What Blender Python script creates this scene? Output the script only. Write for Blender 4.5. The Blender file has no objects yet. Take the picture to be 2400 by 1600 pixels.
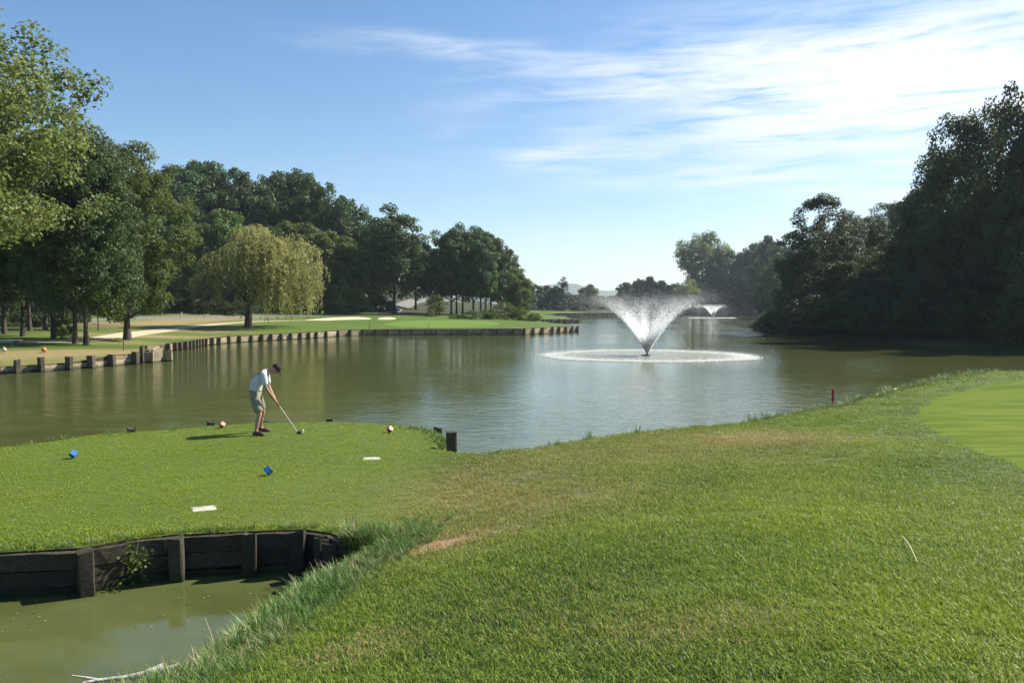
import bpy, bmesh, math, random
import numpy as np
from mathutils import Vector, Matrix, Euler
from mathutils.geometry import delaunay_2d_cdt

scene = bpy.context.scene
R = math.radians
# ------------------------------------------------------------------ camera
F, CX, CY, HOR, CAMZ = 1900.0, 1200.0, 800.0, 722.0, 3.25
PITCH = math.atan((CY - HOR) / F)
cam_d = bpy.data.cameras.new('camera')
cam = bpy.data.objects.new('camera', cam_d)
scene.collection.objects.link(cam)
cam.location = (0, 0, CAMZ)
cam.rotation_euler = (math.pi / 2 - PITCH, 0, 0)
cam_d.sensor_width = 36.0
cam_d.lens = F / 2400 * 36
cam_d.clip_start = 0.05
cam_d.clip_end = 20000
scene.camera = cam
scene.render.resolution_x, scene.render.resolution_y = 1024, 682

# ------------------------------------------------------------------ light
SUN_EL, SUN_AZ = R(42), R(66)          # azimuth measured from +Y towards +X
sun_dir = Vector((math.sin(SUN_AZ) * math.cos(SUN_EL), math.cos(SUN_AZ) * math.cos(SUN_EL), math.sin(SUN_EL)))
sun_d = bpy.data.lights.new('sun', 'SUN')
sun_d.energy = 4.8
sun_d.angle = R(0.53)
sun_d.color = (1.0, 0.93, 0.82)
sun = bpy.data.objects.new('sun', sun_d)
scene.collection.objects.link(sun)
sun.rotation_euler = (-sun_dir).to_track_quat('-Z', 'Y').to_euler()

vs = scene.view_settings
vs.view_transform = 'Standard'
vs.look = 'None'
vs.exposure = 1.05
vs.gamma = 1.0
vs.use_curve_mapping = False
scene.cycles.use_denoising = True
scene.cycles.max_bounces = 9
scene.cycles.diffuse_bounces = 7
scene.cycles.glossy_bounces = 3
scene.cycles.transmission_bounces = 4
scene.cycles.transparent_max_bounces = 24
scene.cycles.volume_bounces = 0
scene.cycles.sample_clamp_indirect = 6.0


class NT:
    """small helper for building node trees"""
    def __init__(self, tree):
        self.t = tree
        tree.nodes.clear()
    def n(self, kind, **kw):
        nd = self.t.nodes.new(kind)
        for k, v in kw.items():
            setattr(nd, k, v)
        return nd
    def link(self, a, b):
        self.t.links.new(a, b)
    def put(self, sock, v):
        if v is None:
            return
        if isinstance(v, bpy.types.NodeSocket):
            self.link(v, sock)
        else:
            if isinstance(v, tuple) and len(v) == 3 and sock.type == 'RGBA':
                v = (*v, 1.0)
            sock.default_value = v
    def math(self, op, a, b=None, c=None, clamp=False):
        m = self.n('ShaderNodeMath', operation=op)
        m.use_clamp = clamp
        self.put(m.inputs[0], a)
        self.put(m.inputs[1], b)
        self.put(m.inputs[2], c)
        return m.outputs[0]
    def mix(self, f, a, b, mode='MIX'):
        m = self.n('ShaderNodeMix', data_type='RGBA', blend_type=mode)
        self.put(m.inputs[0], f)
        self.put(m.inputs[6], a)
        self.put(m.inputs[7], b)
        return m.outputs[2]
    def noise(self, vec, scale, detail=3, rough=0.55, dist=0.0):
        m = self.n('ShaderNodeTexNoise')
        if vec is not None:
            self.link(vec, m.inputs['Vector'])
        m.inputs['Scale'].default_value = scale
        m.inputs['Detail'].default_value = detail
        m.inputs['Roughness'].default_value = rough
        m.inputs['Distortion'].default_value = dist
        return m.outputs[0]
    def ramp(self, f, stops):
        m = self.n('ShaderNodeValToRGB')
        el = m.color_ramp.elements
        while len(el) < len(stops):
            el.new(0.5)
        for e, (p, c) in zip(el, stops):
            e.position = p
            e.color = (*c, 1.0) if len(c) == 3 else c
        self.put(m.inputs[0], f)
        return m.outputs[0]
    def rng(self, v, a, b, c, d, smooth=False):
        m = self.n('ShaderNodeMapRange')
        if smooth:
            m.interpolation_type = 'SMOOTHSTEP'
        self.put(m.inputs[0], v)
        for i, q in enumerate((a, b, c, d)):
            m.inputs[i + 1].default_value = q
        return m.outputs[0]
    def vmap(self, vec, scale=(1, 1, 1), loc=(0, 0, 0), rot=(0, 0, 0)):
        m = self.n('ShaderNodeMapping')
        self.link(vec, m.inputs[0])
        m.inputs[1].default_value = loc
        m.inputs[2].default_value = rot
        m.inputs[3].default_value = scale
        return m.outputs[0]


def ray(px, py):
    """world direction of a pixel of the 2400x1600 photograph"""
    u, v = (px - CX) / F, -(py - CY) / F
    c, s = math.cos(PITCH), math.sin(PITCH)
    return np.array([u, c + v * s, -s + v * c])


def P(px, py, z=0.0):
    d = ray(px, py)
    t = (z - CAMZ) / d[2]
    return (d[0] * t, d[1] * t)


# ------------------------------------------------------------------ world: sky with cirrus
world = bpy.data.worlds.new('World')
scene.world = world
world.use_nodes = True
w = NT(world.node_tree)
sky = w.n('ShaderNodeTexSky', sky_type='NISHITA')
sky.sun_disc = False
sky.sun_elevation = SUN_EL
sky.sun_rotation = SUN_AZ
sky.altitude = 100
sky.air_density = 1.0
sky.dust_density = 0.35
sky.ozone_density = 2.0
tc = w.n('ShaderNodeTexCoord')
sep = w.n('ShaderNodeSeparateXYZ')
w.link(tc.outputs['Generated'], sep.inputs[0])
X, Y, Z = sep.outputs
az = w.math('ARCTAN2', X, Y)
el = w.math('ARCSINE', Z)
comb = w.n('ShaderNodeCombineXYZ')
w.link(az, comb.inputs[0])
w.link(el, comb.inputs[1])
# wispy warp of the cloud coordinates
wn = w.n('ShaderNodeTexNoise')
w.link(w.vmap(comb.outputs[0], (5, 16, 1)), wn.inputs['Vector'])
wn.inputs['Scale'].default_value = 1.0
wn.inputs['Detail'].default_value = 4
wsep = w.n('ShaderNodeSeparateXYZ')
w.link(wn.outputs['Color'], wsep.inputs[0])
azw = w.math('ADD', az, w.math('MULTIPLY', w.math('SUBTRACT', wsep.outputs[0], 0.5), 0.16))
elw = w.math('ADD', el, w.math('MULTIPLY', w.math('SUBTRACT', wsep.outputs[1], 0.5), 0.05))
streak = w.noise(w.vmap(comb.outputs[0], (7, 62, 1), rot=(0, 0, R(-5))), 1.0, 6, 0.62, 0.5)
streak = w.rng(streak, 0.34, 0.74, 0.05, 1.4)
puff = w.noise(w.vmap(comb.outputs[0], (4, 14, 1)), 1.0, 4, 0.55)
puff = w.rng(puff, 0.3, 0.7, 0.45, 1.2)
CLOUDS = [  # photo px centre, half length, half width, tilt (deg, + = falls to the right), strength
    (1090, 118, 330, 20, 3, .50), (1560, 145, 330, 26, -2, .75), (2270, 160, 470, 85, 2, 2.6),
    (1600, 200, 400, 20, -5, .75), (1800, 305, 560, 70, -5, .42), (1300, 353, 120, 12, -2, .5),
    (1290, 388, 90, 9, 0, .35), (1640, 410, 260, 20, 0, .40), (2180, 380, 380, 120, -6, .34),
    (1060, 303, 60, 8, -4, .16), (1330, 552, 220, 12, -4, .16), (1700, 600, 700, 60, 0, .05),
    (3300, 100, 800, 260, 0, .9), (4300, -200, 900, 220, 10, .5)]
tot = None
for (px, py, a, b, tilt, s) in CLOUDS:
    d = ray(px, py)
    a0, e0 = math.atan2(d[0], d[1]), math.atan2(d[2], math.hypot(d[0], d[1]))
    du, dv = w.math('SUBTRACT', azw, a0), w.math('SUBTRACT', elw, e0)
    ct, st = math.cos(R(tilt)), math.sin(R(tilt))
    p = w.math('ADD', w.math('MULTIPLY', du, ct), w.math('MULTIPLY', dv, -st))
    q = w.math('ADD', w.math('MULTIPLY', du, st), w.math('MULTIPLY', dv, ct))
    p = w.math('MULTIPLY', p, F / a)
    q = w.math('MULTIPLY', q, F / b)
    r2 = w.math('ADD', w.math('MULTIPLY', p, p), w.math('MULTIPLY', q, q))
    g = w.math('MULTIPLY', w.math('POWER', 2.718, w.math('MULTIPLY', r2, -1.0)), s)
    tot = g if tot is None else w.math('ADD', tot, g)
dens = w.math('MULTIPLY', w.math('MULTIPLY', tot, streak), puff)
dens = w.math('SUBTRACT', 1.0, w.math('POWER', 2.718, w.math('MULTIPLY', dens, -1.5)), clamp=True)
SKY_S = 0.076
bg1 = w.n('ShaderNodeBackground')
hs = w.n('ShaderNodeHueSaturation')
hs.inputs['Saturation'].default_value = 1.22
w.link(sky.outputs[0], hs.inputs['Color'])
w.link(hs.outputs[0], bg1.inputs[0])
bg1.inputs[1].default_value = SKY_S
bg2 = w.n('ShaderNodeBackground')
bg2.inputs[0].default_value = (0.93, 0.96, 1.0, 1)
bg2.inputs[1].default_value = 0.58
mx = w.n('ShaderNodeMixShader')
w.link(dens, mx.inputs[0])
w.link(bg1.outputs[0], mx.inputs[1])
w.link(bg2.outputs[0], mx.inputs[2])
wo = w.n('ShaderNodeOutputWorld')
w.link(mx.outputs[0], wo.inputs[0])

# ------------------------------------------------------------------ object helpers
COL = scene.collection
rng = np.random.default_rng(7)
random.seed(7)


def link(o, parent=None):
    COL.objects.link(o)
    if parent is not None:
        o.parent = parent
    return o


def tag(o, label=None, cat=None, group=None, kind=None):
    if label: o['label'] = label
    if cat: o['category'] = cat
    if group: o['group'] = group
    if kind: o['kind'] = kind
    return o


def empty(name, loc, rz=0.0, parent=None):
    o = bpy.data.objects.new(name, None)
    o.empty_display_size = 0.2
    o.location = loc
    o.rotation_euler = (0, 0, rz)
    return link(o, parent)


def mesh_np(name, v, f, mat=None, smooth=False):
    """fast mesh from an (N,3) array and an (M,k) face array"""
    v = np.asarray(v, dtype=np.float32)
    f = np.asarray(f, dtype=np.int32)
    me = bpy.data.meshes.new(name)
    me.vertices.add(len(v))
    me.vertices.foreach_set('co', v.ravel())
    k = f.shape[1]
    me.loops.add(f.size)
    me.loops.foreach_set('vertex_index', f.ravel())
    me.polygons.add(len(f))
    me.polygons.foreach_set('loop_start', np.arange(0, f.size, k, dtype=np.int32))
    me.polygons.foreach_set('loop_total', np.full(len(f), k, dtype=np.int32))
    me.polygons.foreach_set('use_smooth', np.full(len(f), smooth, dtype=bool))
    me.update(calc_edges=True)
    if mat:
        me.materials.append(mat)
    return me


def face_attr(me, name, val):
    a = me.attributes.new(name, 'FLOAT', 'FACE')
    a.data.foreach_set('value', np.asarray(val, dtype=np.float32))


def point_attr(me, name, val, kind='FLOAT'):
    a = me.attributes.new(name, kind, 'POINT')
    a.data.foreach_set('value' if kind in ('FLOAT', 'INT') else 'vector', np.asarray(val).ravel())


def mesh_bm(name, bm, mat=None, smooth=False):
    me = bpy.data.meshes.new(name)
    bm.to_mesh(me)
    bm.free()
    if mat:
        me.materials.append(mat)
    if smooth:
        for p in me.polygons:
            p.use_smooth = True
    return me


def obj(name, me, parent=None, loc=None, rot=None, scl=None):
    o = bpy.data.objects.new(name, me)
    link(o, parent)
    if loc is not None: o.location = loc
    if rot is not None: o.rotation_euler = rot
    if scl is not None: o.scale = scl
    return o


def box_bm(x0, x1, y0, y1, z0, z1, bev=0.0, seg=1):
    bm = bmesh.new()
    bmesh.ops.create_cube(bm, size=1)
    for v in bm.verts:
        v.co = ((x0 + x1) / 2 + v.co.x * (x1 - x0), (y0 + y1) / 2 + v.co.y * (y1 - y0), (z0 + z1) / 2 + v.co.z * (z1 - z0))
    if bev:
        bmesh.ops.bevel(bm, geom=bm.edges[:], offset=bev, segments=seg, affect='EDGES')
    return bm


def tubes(lines, sides=6):
    """lines: list of (points (n,3), radii (n)) -> vertex and quad arrays"""
    V, Fc, off = [], [], 0
    for pts, rad in lines:
        pts = np.asarray(pts, float)
        rad = np.asarray(rad, float)
        n = len(pts)
        tan = np.gradient(pts, axis=0)
        tan /= np.linalg.norm(tan, axis=1)[:, None] + 1e-9
        ref = np.where(np.abs(tan[:, 2:3]) > 0.9, np.array([[1., 0, 0]]), np.array([[0, 0, 1.]]))
        a = np.cross(tan, ref)
        a /= np.linalg.norm(a, axis=1)[:, None] + 1e-9
        b = np.cross(tan, a)
        th = np.linspace(0, 2 * np.pi, sides, endpoint=False)
        ring = pts[:, None, :] + rad[:, None, None] * (np.cos(th)[None, :, None] * a[:, None, :] + np.sin(th)[None, :, None] * b[:, None, :])
        V.append(ring.reshape(-1, 3))
        i = np.arange(n - 1)[:, None] * sides
        j = np.arange(sides)[None, :]
        jn = (j + 1) % sides
        Fc.append(np.stack([i + j, i + jn, i + sides + jn, i + sides + j], -1).reshape(-1, 4) + off)
        off += n * sides
    return np.concatenate(V), np.concatenate(Fc)


# ------------------------------------------------------------------ materials
def new_mat(name):
    m = bpy.data.materials.new(name)
    m.use_nodes = True
    t = NT(m.node_tree)
    out = t.n('ShaderNodeOutputMaterial')
    return m, t, out


def pbsdf(t, out, color, rough=0.7, spec=0.3, bump=None, bstr=0.3, bdist=0.02):
    b = t.n('ShaderNodeBsdfPrincipled')
    t.put(b.inputs['Base Color'], color)
    t.put(b.inputs['Roughness'], rough)
    b.inputs['Specular IOR Level'].default_value = spec
    if bump is not None:
        bn = t.n('ShaderNodeBump')
        bn.inputs['Strength'].default_value = bstr
        bn.inputs['Distance'].default_value = bdist
        t.link(bump, bn.inputs['Height'])
        t.link(bn.outputs[0], b.inputs['Normal'])
    t.link(b.outputs[0], out.inputs[0])
    return b


def plain(name, col, rough=0.6, spec=0.3, var=0.15, scale=30, bstr=0.1):
    m, t, out = new_mat(name)
    g = t.n('ShaderNodeTexCoord').outputs['Object']
    nz = t.noise(g, scale, 4)
    c0 = tuple(c * (1 - var) for c in col)
    c1 = tuple(min(1, c * (1 + var)) for c in col)
    pbsdf(t, out, t.mix(nz, c0, c1), rough, spec, nz, bstr, 0.01)
    return m


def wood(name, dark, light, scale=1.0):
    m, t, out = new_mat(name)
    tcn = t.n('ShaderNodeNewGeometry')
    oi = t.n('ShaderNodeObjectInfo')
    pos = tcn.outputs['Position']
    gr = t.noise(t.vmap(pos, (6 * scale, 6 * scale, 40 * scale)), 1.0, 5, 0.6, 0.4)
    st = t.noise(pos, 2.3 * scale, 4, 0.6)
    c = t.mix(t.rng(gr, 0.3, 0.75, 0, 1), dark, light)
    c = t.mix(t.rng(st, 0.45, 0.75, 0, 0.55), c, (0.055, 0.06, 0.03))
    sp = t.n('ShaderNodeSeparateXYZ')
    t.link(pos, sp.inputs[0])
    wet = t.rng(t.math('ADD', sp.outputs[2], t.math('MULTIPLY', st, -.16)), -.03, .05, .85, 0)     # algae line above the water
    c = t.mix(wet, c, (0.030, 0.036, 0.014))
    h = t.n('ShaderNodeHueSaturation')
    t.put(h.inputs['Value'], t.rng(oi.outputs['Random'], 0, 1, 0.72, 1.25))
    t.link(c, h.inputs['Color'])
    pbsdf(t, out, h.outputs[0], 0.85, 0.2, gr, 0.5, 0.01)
    return m


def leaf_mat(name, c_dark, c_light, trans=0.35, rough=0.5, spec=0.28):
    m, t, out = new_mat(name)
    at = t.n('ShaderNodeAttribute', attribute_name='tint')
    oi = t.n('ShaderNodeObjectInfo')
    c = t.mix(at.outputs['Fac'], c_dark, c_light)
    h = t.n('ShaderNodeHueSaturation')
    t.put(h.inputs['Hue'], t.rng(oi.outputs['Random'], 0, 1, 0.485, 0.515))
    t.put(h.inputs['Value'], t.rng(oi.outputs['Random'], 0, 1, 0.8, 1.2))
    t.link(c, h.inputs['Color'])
    b = t.n('ShaderNodeBsdfPrincipled')
    t.link(h.outputs[0], b.inputs['Base Color'])
    b.inputs['Roughness'].default_value = rough
    b.inputs['Specular IOR Level'].default_value = spec
    tr = t.n('ShaderNodeBsdfTranslucent')
    hy = t.n('ShaderNodeHueSaturation')
    hy.inputs['Hue'].default_value = 0.48
    hy.inputs['Value'].default_value = 1.25
    t.link(h.outputs[0], hy.inputs['Color'])
    t.link(hy.outputs[0], tr.inputs[0])
    ms = t.n('ShaderNodeMixShader')
    ms.inputs[0].default_value = trans
    t.link(b.outputs[0], ms.inputs[1])
    t.link(tr.outputs[0], ms.inputs[2])
    t.link(ms.outputs[0], out.inputs[0])
    return m


def ground_mat():
    m, t, out = new_mat('lawn')
    pos = t.n('ShaderNodeNewGeometry').outputs['Position']
    tone = t.n('ShaderNodeAttribute', attribute_name='tone').outputs['Fac']
    dry = t.n('ShaderNodeAttribute', attribute_name='dry').outputs['Fac']
    wild = t.n('ShaderNodeAttribute', attribute_name='wild').outputs['Fac']
    n1 = t.noise(pos, 26, 4, 0.7)
    n2 = t.noise(pos, 1.6, 4, 0.6)
    n3 = t.noise(pos, 90, 3, 0.7)
    base = t.mix(tone, (0.038, 0.085, 0.014), (0.145, 0.196, 0.020))
    base = t.mix(t.rng(n2, 0.35, 0.7, 0, 0.5), base, (0.092, 0.172, 0.022))
    base = t.mix(t.rng(n1, 0.35, 0.65, 0.0, 0.55), base, (0.05, 0.085, 0.018))
    base = t.mix(t.rng(n3, 0.5, 0.75, 0.0, 0.35), base, (0.19, 0.26, 0.05))
    dn = t.math('MULTIPLY', dry, t.rng(n2, 0.3, 0.6, 0.65, 1.25), clamp=True)
    base = t.mix(dn, base, t.mix(n1, (0.21, 0.165, 0.072), (0.36, 0.29, 0.14)))
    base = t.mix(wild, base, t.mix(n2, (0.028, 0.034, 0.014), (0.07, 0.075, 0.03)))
    bmp = t.math('ADD', n1, n3)
    pbsdf(t, out, base, 0.75, 0.15, bmp, 0.9, 0.03)
    return m


def green_mat(name, ca, cb, stripe):
    m, t, out = new_mat(name)
    pos = t.n('ShaderNodeNewGeometry').outputs['Position']
    n1 = t.noise(t.vmap(pos, (0.55, 2.6, 1), rot=(0, 0, R(stripe))), 1.0, 5, 0.62)
    n2 = t.noise(pos, 60, 3, 0.7)
    c = t.mix(t.rng(n1, 0.36, 0.62, 0, 1), ca, cb)
    c = t.mix(t.rng(n2, 0.3, 0.7, 0, 0.4), c, tuple(x * 0.6 for x in ca))
    pbsdf(t, out, c, 0.9, 0.04, n2, 0.5, 0.008)
    return m


def sand_mat(name, ca, cb):
    m, t, out = new_mat(name)
    pos = t.n('ShaderNodeNewGeometry').outputs['Position']
    n1 = t.noise(pos, 0.8, 5, 0.65)
    n2 = t.noise(pos, 18, 3, 0.6)
    c = t.mix(n1, ca, cb)
    c = t.mix(t.rng(n2, 0.4, 0.7, 0, 0.3), c, tuple(x * 0.7 for x in ca))
    pbsdf(t, out, c, 0.9, 0.1, n2, 0.6, 0.03)
    return m


def water_mat():
    m, t, out = new_mat('lake_water')
    pos = t.n('ShaderNodeNewGeometry').outputs['Position']
    big = t.noise(t.vmap(pos, (0.045, 0.022, 1), loc=(3.1, 0.7, 0)), 1.0, 2, 0.5)
    calm = t.rng(big, 0.40, 0.60, 0.38, 1.15, True)
    # the pond in front of the tee is sheltered
    sp = t.n('ShaderNodeSeparateXYZ')
    t.link(pos, sp.inputs[0])
    shel = t.rng(sp.outputs[1], 10.0, 17.0, 0.04, 1.0, True)
    w1 = t.noise(t.vmap(pos, (1.5, 2.6, 1), rot=(0, 0, R(14))), 1.0, 3, 0.55, 0.3)
    w2 = t.noise(t.vmap(pos, (4.2, 6.5, 1), rot=(0, 0, R(-9))), 1.0, 3, 0.6)
    w3 = t.noise(t.vmap(pos, (0.35, 0.7, 1)), 1.0, 2, 0.5)
    h = t.math('ADD', t.math('MULTIPLY', w1, 1.0), t.math('MULTIPLY', w2, 0.42))
    h = t.math('ADD', h, t.math('MULTIPLY', w3, 0.5))
    h = t.math('MULTIPLY', t.math('MULTIPLY', h, calm), shel)
    bn = t.n('ShaderNodeBump')
    bn.inputs['Strength'].default_value = 1.0
    bn.inputs['Distance'].default_value = 0.025
    t.link(h, bn.inputs['Height'])
    murk = t.noise(t.vmap(pos, (0.5, 0.8, 1)), 1.0, 5, 0.6, 0.6)
    c = t.mix(t.rng(murk, 0.35, 0.7, 0, 1), (0.064, 0.076, 0.022), (0.095, 0.108, 0.036))
    b = t.n('ShaderNodeBsdfPrincipled')
    t.link(c, b.inputs['Base Color'])
    b.inputs['Roughness'].default_value = 0.06
    b.inputs['IOR'].default_value = 1.333
    b.inputs['Specular IOR Level'].default_value = 0.5
    t.link(bn.outputs[0], b.inputs['Normal'])
    t.link(b.outputs[0], out.inputs[0])
    return m


def bark_mat(name, ca, cb):
    m, t, out = new_mat(name)
    pos = t.n('ShaderNodeTexCoord').outputs['Object']
    n1 = t.noise(t.vmap(pos, (9, 9, 1.6)), 1.0, 5, 0.65)
    pbsdf(t, out, t.mix(t.rng(n1, 0.3, 0.7, 0, 1), ca, cb), 0.9, 0.15, n1, 0.7, 0.05)
    return m


def blade_mat(name, ca, cb, dryc, trans=0.3):
    m, t, out = new_mat(name)
    tone = t.n('ShaderNodeAttribute', attribute_name='tone', attribute_type='INSTANCER').outputs['Fac']
    dry = t.n('ShaderNodeAttribute', attribute_name='dry', attribute_type='INSTANCER').outputs['Fac']
    tint = t.n('ShaderNodeAttribute', attribute_name='tint').outputs['Fac']
    c = t.mix(tone, ca, cb)
    c = t.mix(t.math('MULTIPLY', t.math('POWER', tint, 2.2), 0.85), c, tuple(min(1, x * k) for x, k in zip(cb, (1.9, 1.75, 2.2))))
    isd = t.math('LESS_THAN', t.math('FRACT', t.math('MULTIPLY', tint, 7.31)), t.math('MULTIPLY', dry, 0.95))
    c = t.mix(isd, c, dryc)
    b = t.n('ShaderNodeBsdfPrincipled')
    t.link(c, b.inputs['Base Color'])
    b.inputs['Roughness'].default_value = 0.48
    b.inputs['Specular IOR Level'].default_value = 0.26
    tr = t.n('ShaderNodeBsdfTranslucent')
    t.link(c, tr.inputs[0])
    ms = t.n('ShaderNodeMixShader')
    ms.inputs[0].default_value = trans
    t.link(b.outputs[0], ms.inputs[1])
    t.link(tr.outputs[0], ms.inputs[2])
    t.link(ms.outputs[0], out.inputs[0])
    return m


M = {}
M['lawn'] = ground_mat()
M['green'] = green_mat('putting_green_turf', (0.070, 0.118, 0.012), (0.150, 0.192, 0.026), 12)
M['fgreen'] = green_mat('far_green_turf', (0.10, 0.19, 0.04), (0.16, 0.235, 0.055), 5)
M['path'] = sand_mat('gravel_path', (0.42, 0.36, 0.24), (0.56, 0.49, 0.35))
M['sand'] = sand_mat('bunker_sand', (0.55, 0.46, 0.30), (0.66, 0.57, 0.40))
M['soil'] = sand_mat('dry_soil', (0.26, 0.15, 0.08), (0.40, 0.27, 0.16))
M['road'] = sand_mat('asphalt', (0.16, 0.155, 0.145), (0.24, 0.235, 0.22))
M['bed'] = sand_mat('lake_bed_mud', (0.05, 0.045, 0.02), (0.08, 0.07, 0.03))
M['water'] = water_mat()
M['wood'] = wood('sunlit_weathered_timber', (0.18, 0.145, 0.095), (0.46, 0.39, 0.27))  # weathered boards, tone raised so the colour carries their sunlit look
M['wood_post'] = wood('shaded_post_timber', (0.05, 0.040, 0.032), (0.20, 0.17, 0.13))  # darker copy of the timber: the posts' shaded faces put into the colour
M['wood_near'] = wood('shaded_wet_timber', (0.022, 0.018, 0.014), (0.095, 0.078, 0.056), 2.2)  # wet wood, colour also darkened to carry the shade on the near wall
M['bark'] = bark_mat('bark', (0.035, 0.030, 0.024), (0.11, 0.095, 0.075))
M['bark_l'] = bark_mat('pale_bark', (0.07, 0.065, 0.05), (0.18, 0.16, 0.13))

# ------------------------------------------------------------------ shore lines and terrain
NEAR = [P(2520, 868, .25), P(2400, 871, .25), P(2295, 872, .22), P(2206, 888, .18), P(2072, 918, .15), P(1951, 952, .18),
        P(1837, 970, .32), P(1735, 987, .45), P(1630, 996, .5), P(1531, 1005, .5), P(1378, 1020, .5), P(1224, 1046, .5), P(1107, 1062, .45)]
NEAR = [(x * 1.02, y * 1.02) for x, y in NEAR]
TEE_FAR = [P(1062, 1047, .45), P(1010, 1006, .5), P(930, 997, .5), P(847, 991, .5), P(765, 988, .5), P(680, 989, .5), P(592, 992, .5), P(500, 998, .5),
           P(408, 1005, .5), P(300, 1013, .5), P(204, 1021, .5), P(102, 1036, .5), P(0, 1049, .5)]
TEE_LEFT = [(-12.6, 15.0), (-15, 13.2), (-16, 11.2), (-14, 9.6), (-9.5, 8.9)]
TEE_NEAR = [P(0, 1294, .5), P(189, 1284, .5), P(300, 1265, .5), P(408, 1253, .5), P(571, 1245, .5), P(714, 1240, .5), P(776, 1248, .5), P(812, 1264, .5), (-1.92, 9.35)]
POND = [(-2.08, 8.95), (-2.24, 8.45), (-2.36, 7.95), (-2.46, 7.4), (-2.52, 6.9), (-2.56, 6.3), (-2.62, 5.5), (-3.1, 4), (-5, 2), (-9, 0), (-20, -1.5), (-40, 0), (-60, 6)]
LEFT_OFF = [(-75, 15), (-70, 28), (-52, 33.5), (-38, 37.2)]
LEFT_A = [P(0, 876), P(34, 874), P(91, 871), P(153, 867), P(203, 863), P(251, 858), P(309, 853.5)]
LEFT_BOX = [P(337, 849), P(360, 847), P(378, 843.5)]
LEFT_B = [P(385, 824), P(404, 821), P(432, 818), P(465, 812), P(490, 808.5), P(534, 804), P(592, 800), P(636, 797.6), P(680, 795.5), P(748, 791.5), P(796, 788),
          P(849, 786), P(908, 785.3), P(998, 784.8), P(1087, 784.8), P(1203, 784.6), P(1222, 784.4), P(1283, 781.5), P(1340, 778.6), P(1353, 778)]
BACK = [(9.4, 114), (8.6, 121), (6.6, 131), (3, 143), (2, 158), (3.5, 171)]
WALL2 = [P(1265, 757.3), P(1310, 757), P(1356, 756.6)]
BACK2 = [(15.6, 186), (10, 197), (4, 215), (2, 250), (4, 288)]
FAR = [P(1256, 742), P(1360, 742), P(1456, 741.7)]
RIGHT = [(44, 322), (41, 348), (50, 374), (72, 392), P(1700, 738.6), P(1786, 739.5), (90, 285), (66, 195), (46, 128), (36, 104), P(1800, 788), (35.5, 86), P(2203, 810), (48, 62), (66, 56), (85, 54)]
CLOSE = [(85, 47), (60, 46.5)]
LAKE, TYPE = [], []
for pts, ty in ((NEAR, 0), (TEE_FAR, 1), (TEE_LEFT, 1), (TEE_NEAR, 1), (POND, 0), (LEFT_OFF, 1), (LEFT_A, 1), (LEFT_BOX, 1), (LEFT_B, 1),
                (BACK, 0), (WALL2, 1), (BACK2, 0), (FAR, 1), (RIGHT, 0), (CLOSE, 0)):
    for i, p in enumerate(pts):
        LAKE.append((float(p[0]), float(p[1])))
        TYPE.append(ty if i < len(pts) - 1 or pts in (TEE_FAR, TEE_LEFT, LEFT_OFF, LEFT_A, LEFT_BOX) else 0)
LAKE = np.array(LAKE)
TYPE = np.array(TYPE)


def in_poly(x, y, poly):
    x, y = np.asarray(x), np.asarray(y)
    inside = np.zeros(x.shape, bool)
    n = len(poly)
    for i in range(n):
        x0, y0 = poly[i]
        x1, y1 = poly[(i + 1) % n]
        c = ((y0 > y) != (y1 > y))
        if y1 != y0:
            c &= x < (x1 - x0) * (y - y0) / (y1 - y0) + x0
        inside ^= c
    return inside


def shore(x, y):
    """signed distance to the lake edge (+ on land) and the type of the nearest stretch"""
    x, y = np.asarray(x, float), np.asarray(y, float)
    best = np.full(x.shape, 1e9)
    ty = np.zeros(x.shape, int)
    n = len(LAKE)
    for i in range(n):
        a, b = LAKE[i], LAKE[(i + 1) % n]
        d = b - a
        t = np.clip(((x - a[0]) * d[0] + (y - a[1]) * d[1]) / (d @ d + 1e-12), 0, 1)
        q = np.hypot(x - a[0] - t * d[0], y - a[1] - t * d[1])
        m = q < best - 1e-9
        best = np.where(m, q, best)
        ty = np.where(m, TYPE[i], ty)
    return np.where(in_poly(x, y, LAKE), -best, best), ty


CTRL = [(0, 0, 1.65), (3, 0, 1.75), (8, 0, 1.8), (-2, 1, 1.5), (-6, -3, 1.2), (0, -8, 1.9), (20, -10, 2.2), (-30, -20, 2), (40, 5, 1.9), (60, 30, 1.6),
        (9.5, 20, .62), (8, 12.5, .92), (20, 30, .45), (14, 18, .72), (20, 12, 1.05), (30, 25, .85), (12, 7, 1.35),
        (1, 10, .93), (3, 14, .72), (0, 13.5, .60), (5, 10, 1.02), (1, 6, 1.28), (4, 5, 1.45), (-.6, 5.8, 1.06), (-1.2, 7.5, .74), (-1.0, 9.3, .60), (-1, 11.5, .52),
        (-2, 12, .5), (-3, 15, .5), (-6, 16, .5), (-8, 13, .5), (-5, 11.2, .5), (-10, 13, .5), (-13, 12, .5), (-1.5, 16, .5), (-4, 18.5, .5), (-7, 18, .5),
        (-2.1, 6.5, .55), (-1.8, 7.8, .5), (-1.7, 5, .95), (-2.6, 3, 1.15), (-1.6, 8.9, .5)]
for p, z in zip(NEAR, [.28, .28, .25, .2, .2, .22, .34, .46, .5, .5, .5, .5, .47]):
    CTRL.append((p[0] * .985, p[1] * .985, z))
for p in TEE_NEAR[::2] + TEE_FAR[::3]:
    CTRL.append((p[0], p[1], .5))
for p, z in zip(LEFT_A, [.36, .36, .36, .38, .45, .58, .62]): CTRL.append((p[0], p[1], z))
for i, p in enumerate(LEFT_B): CTRL.append((p[0], p[1], .56 + .26 * i / 19))
for p in WALL2: CTRL.append((p[0], p[1], .85))
for p in FAR: CTRL.append((p[0], p[1], 1.3))
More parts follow.
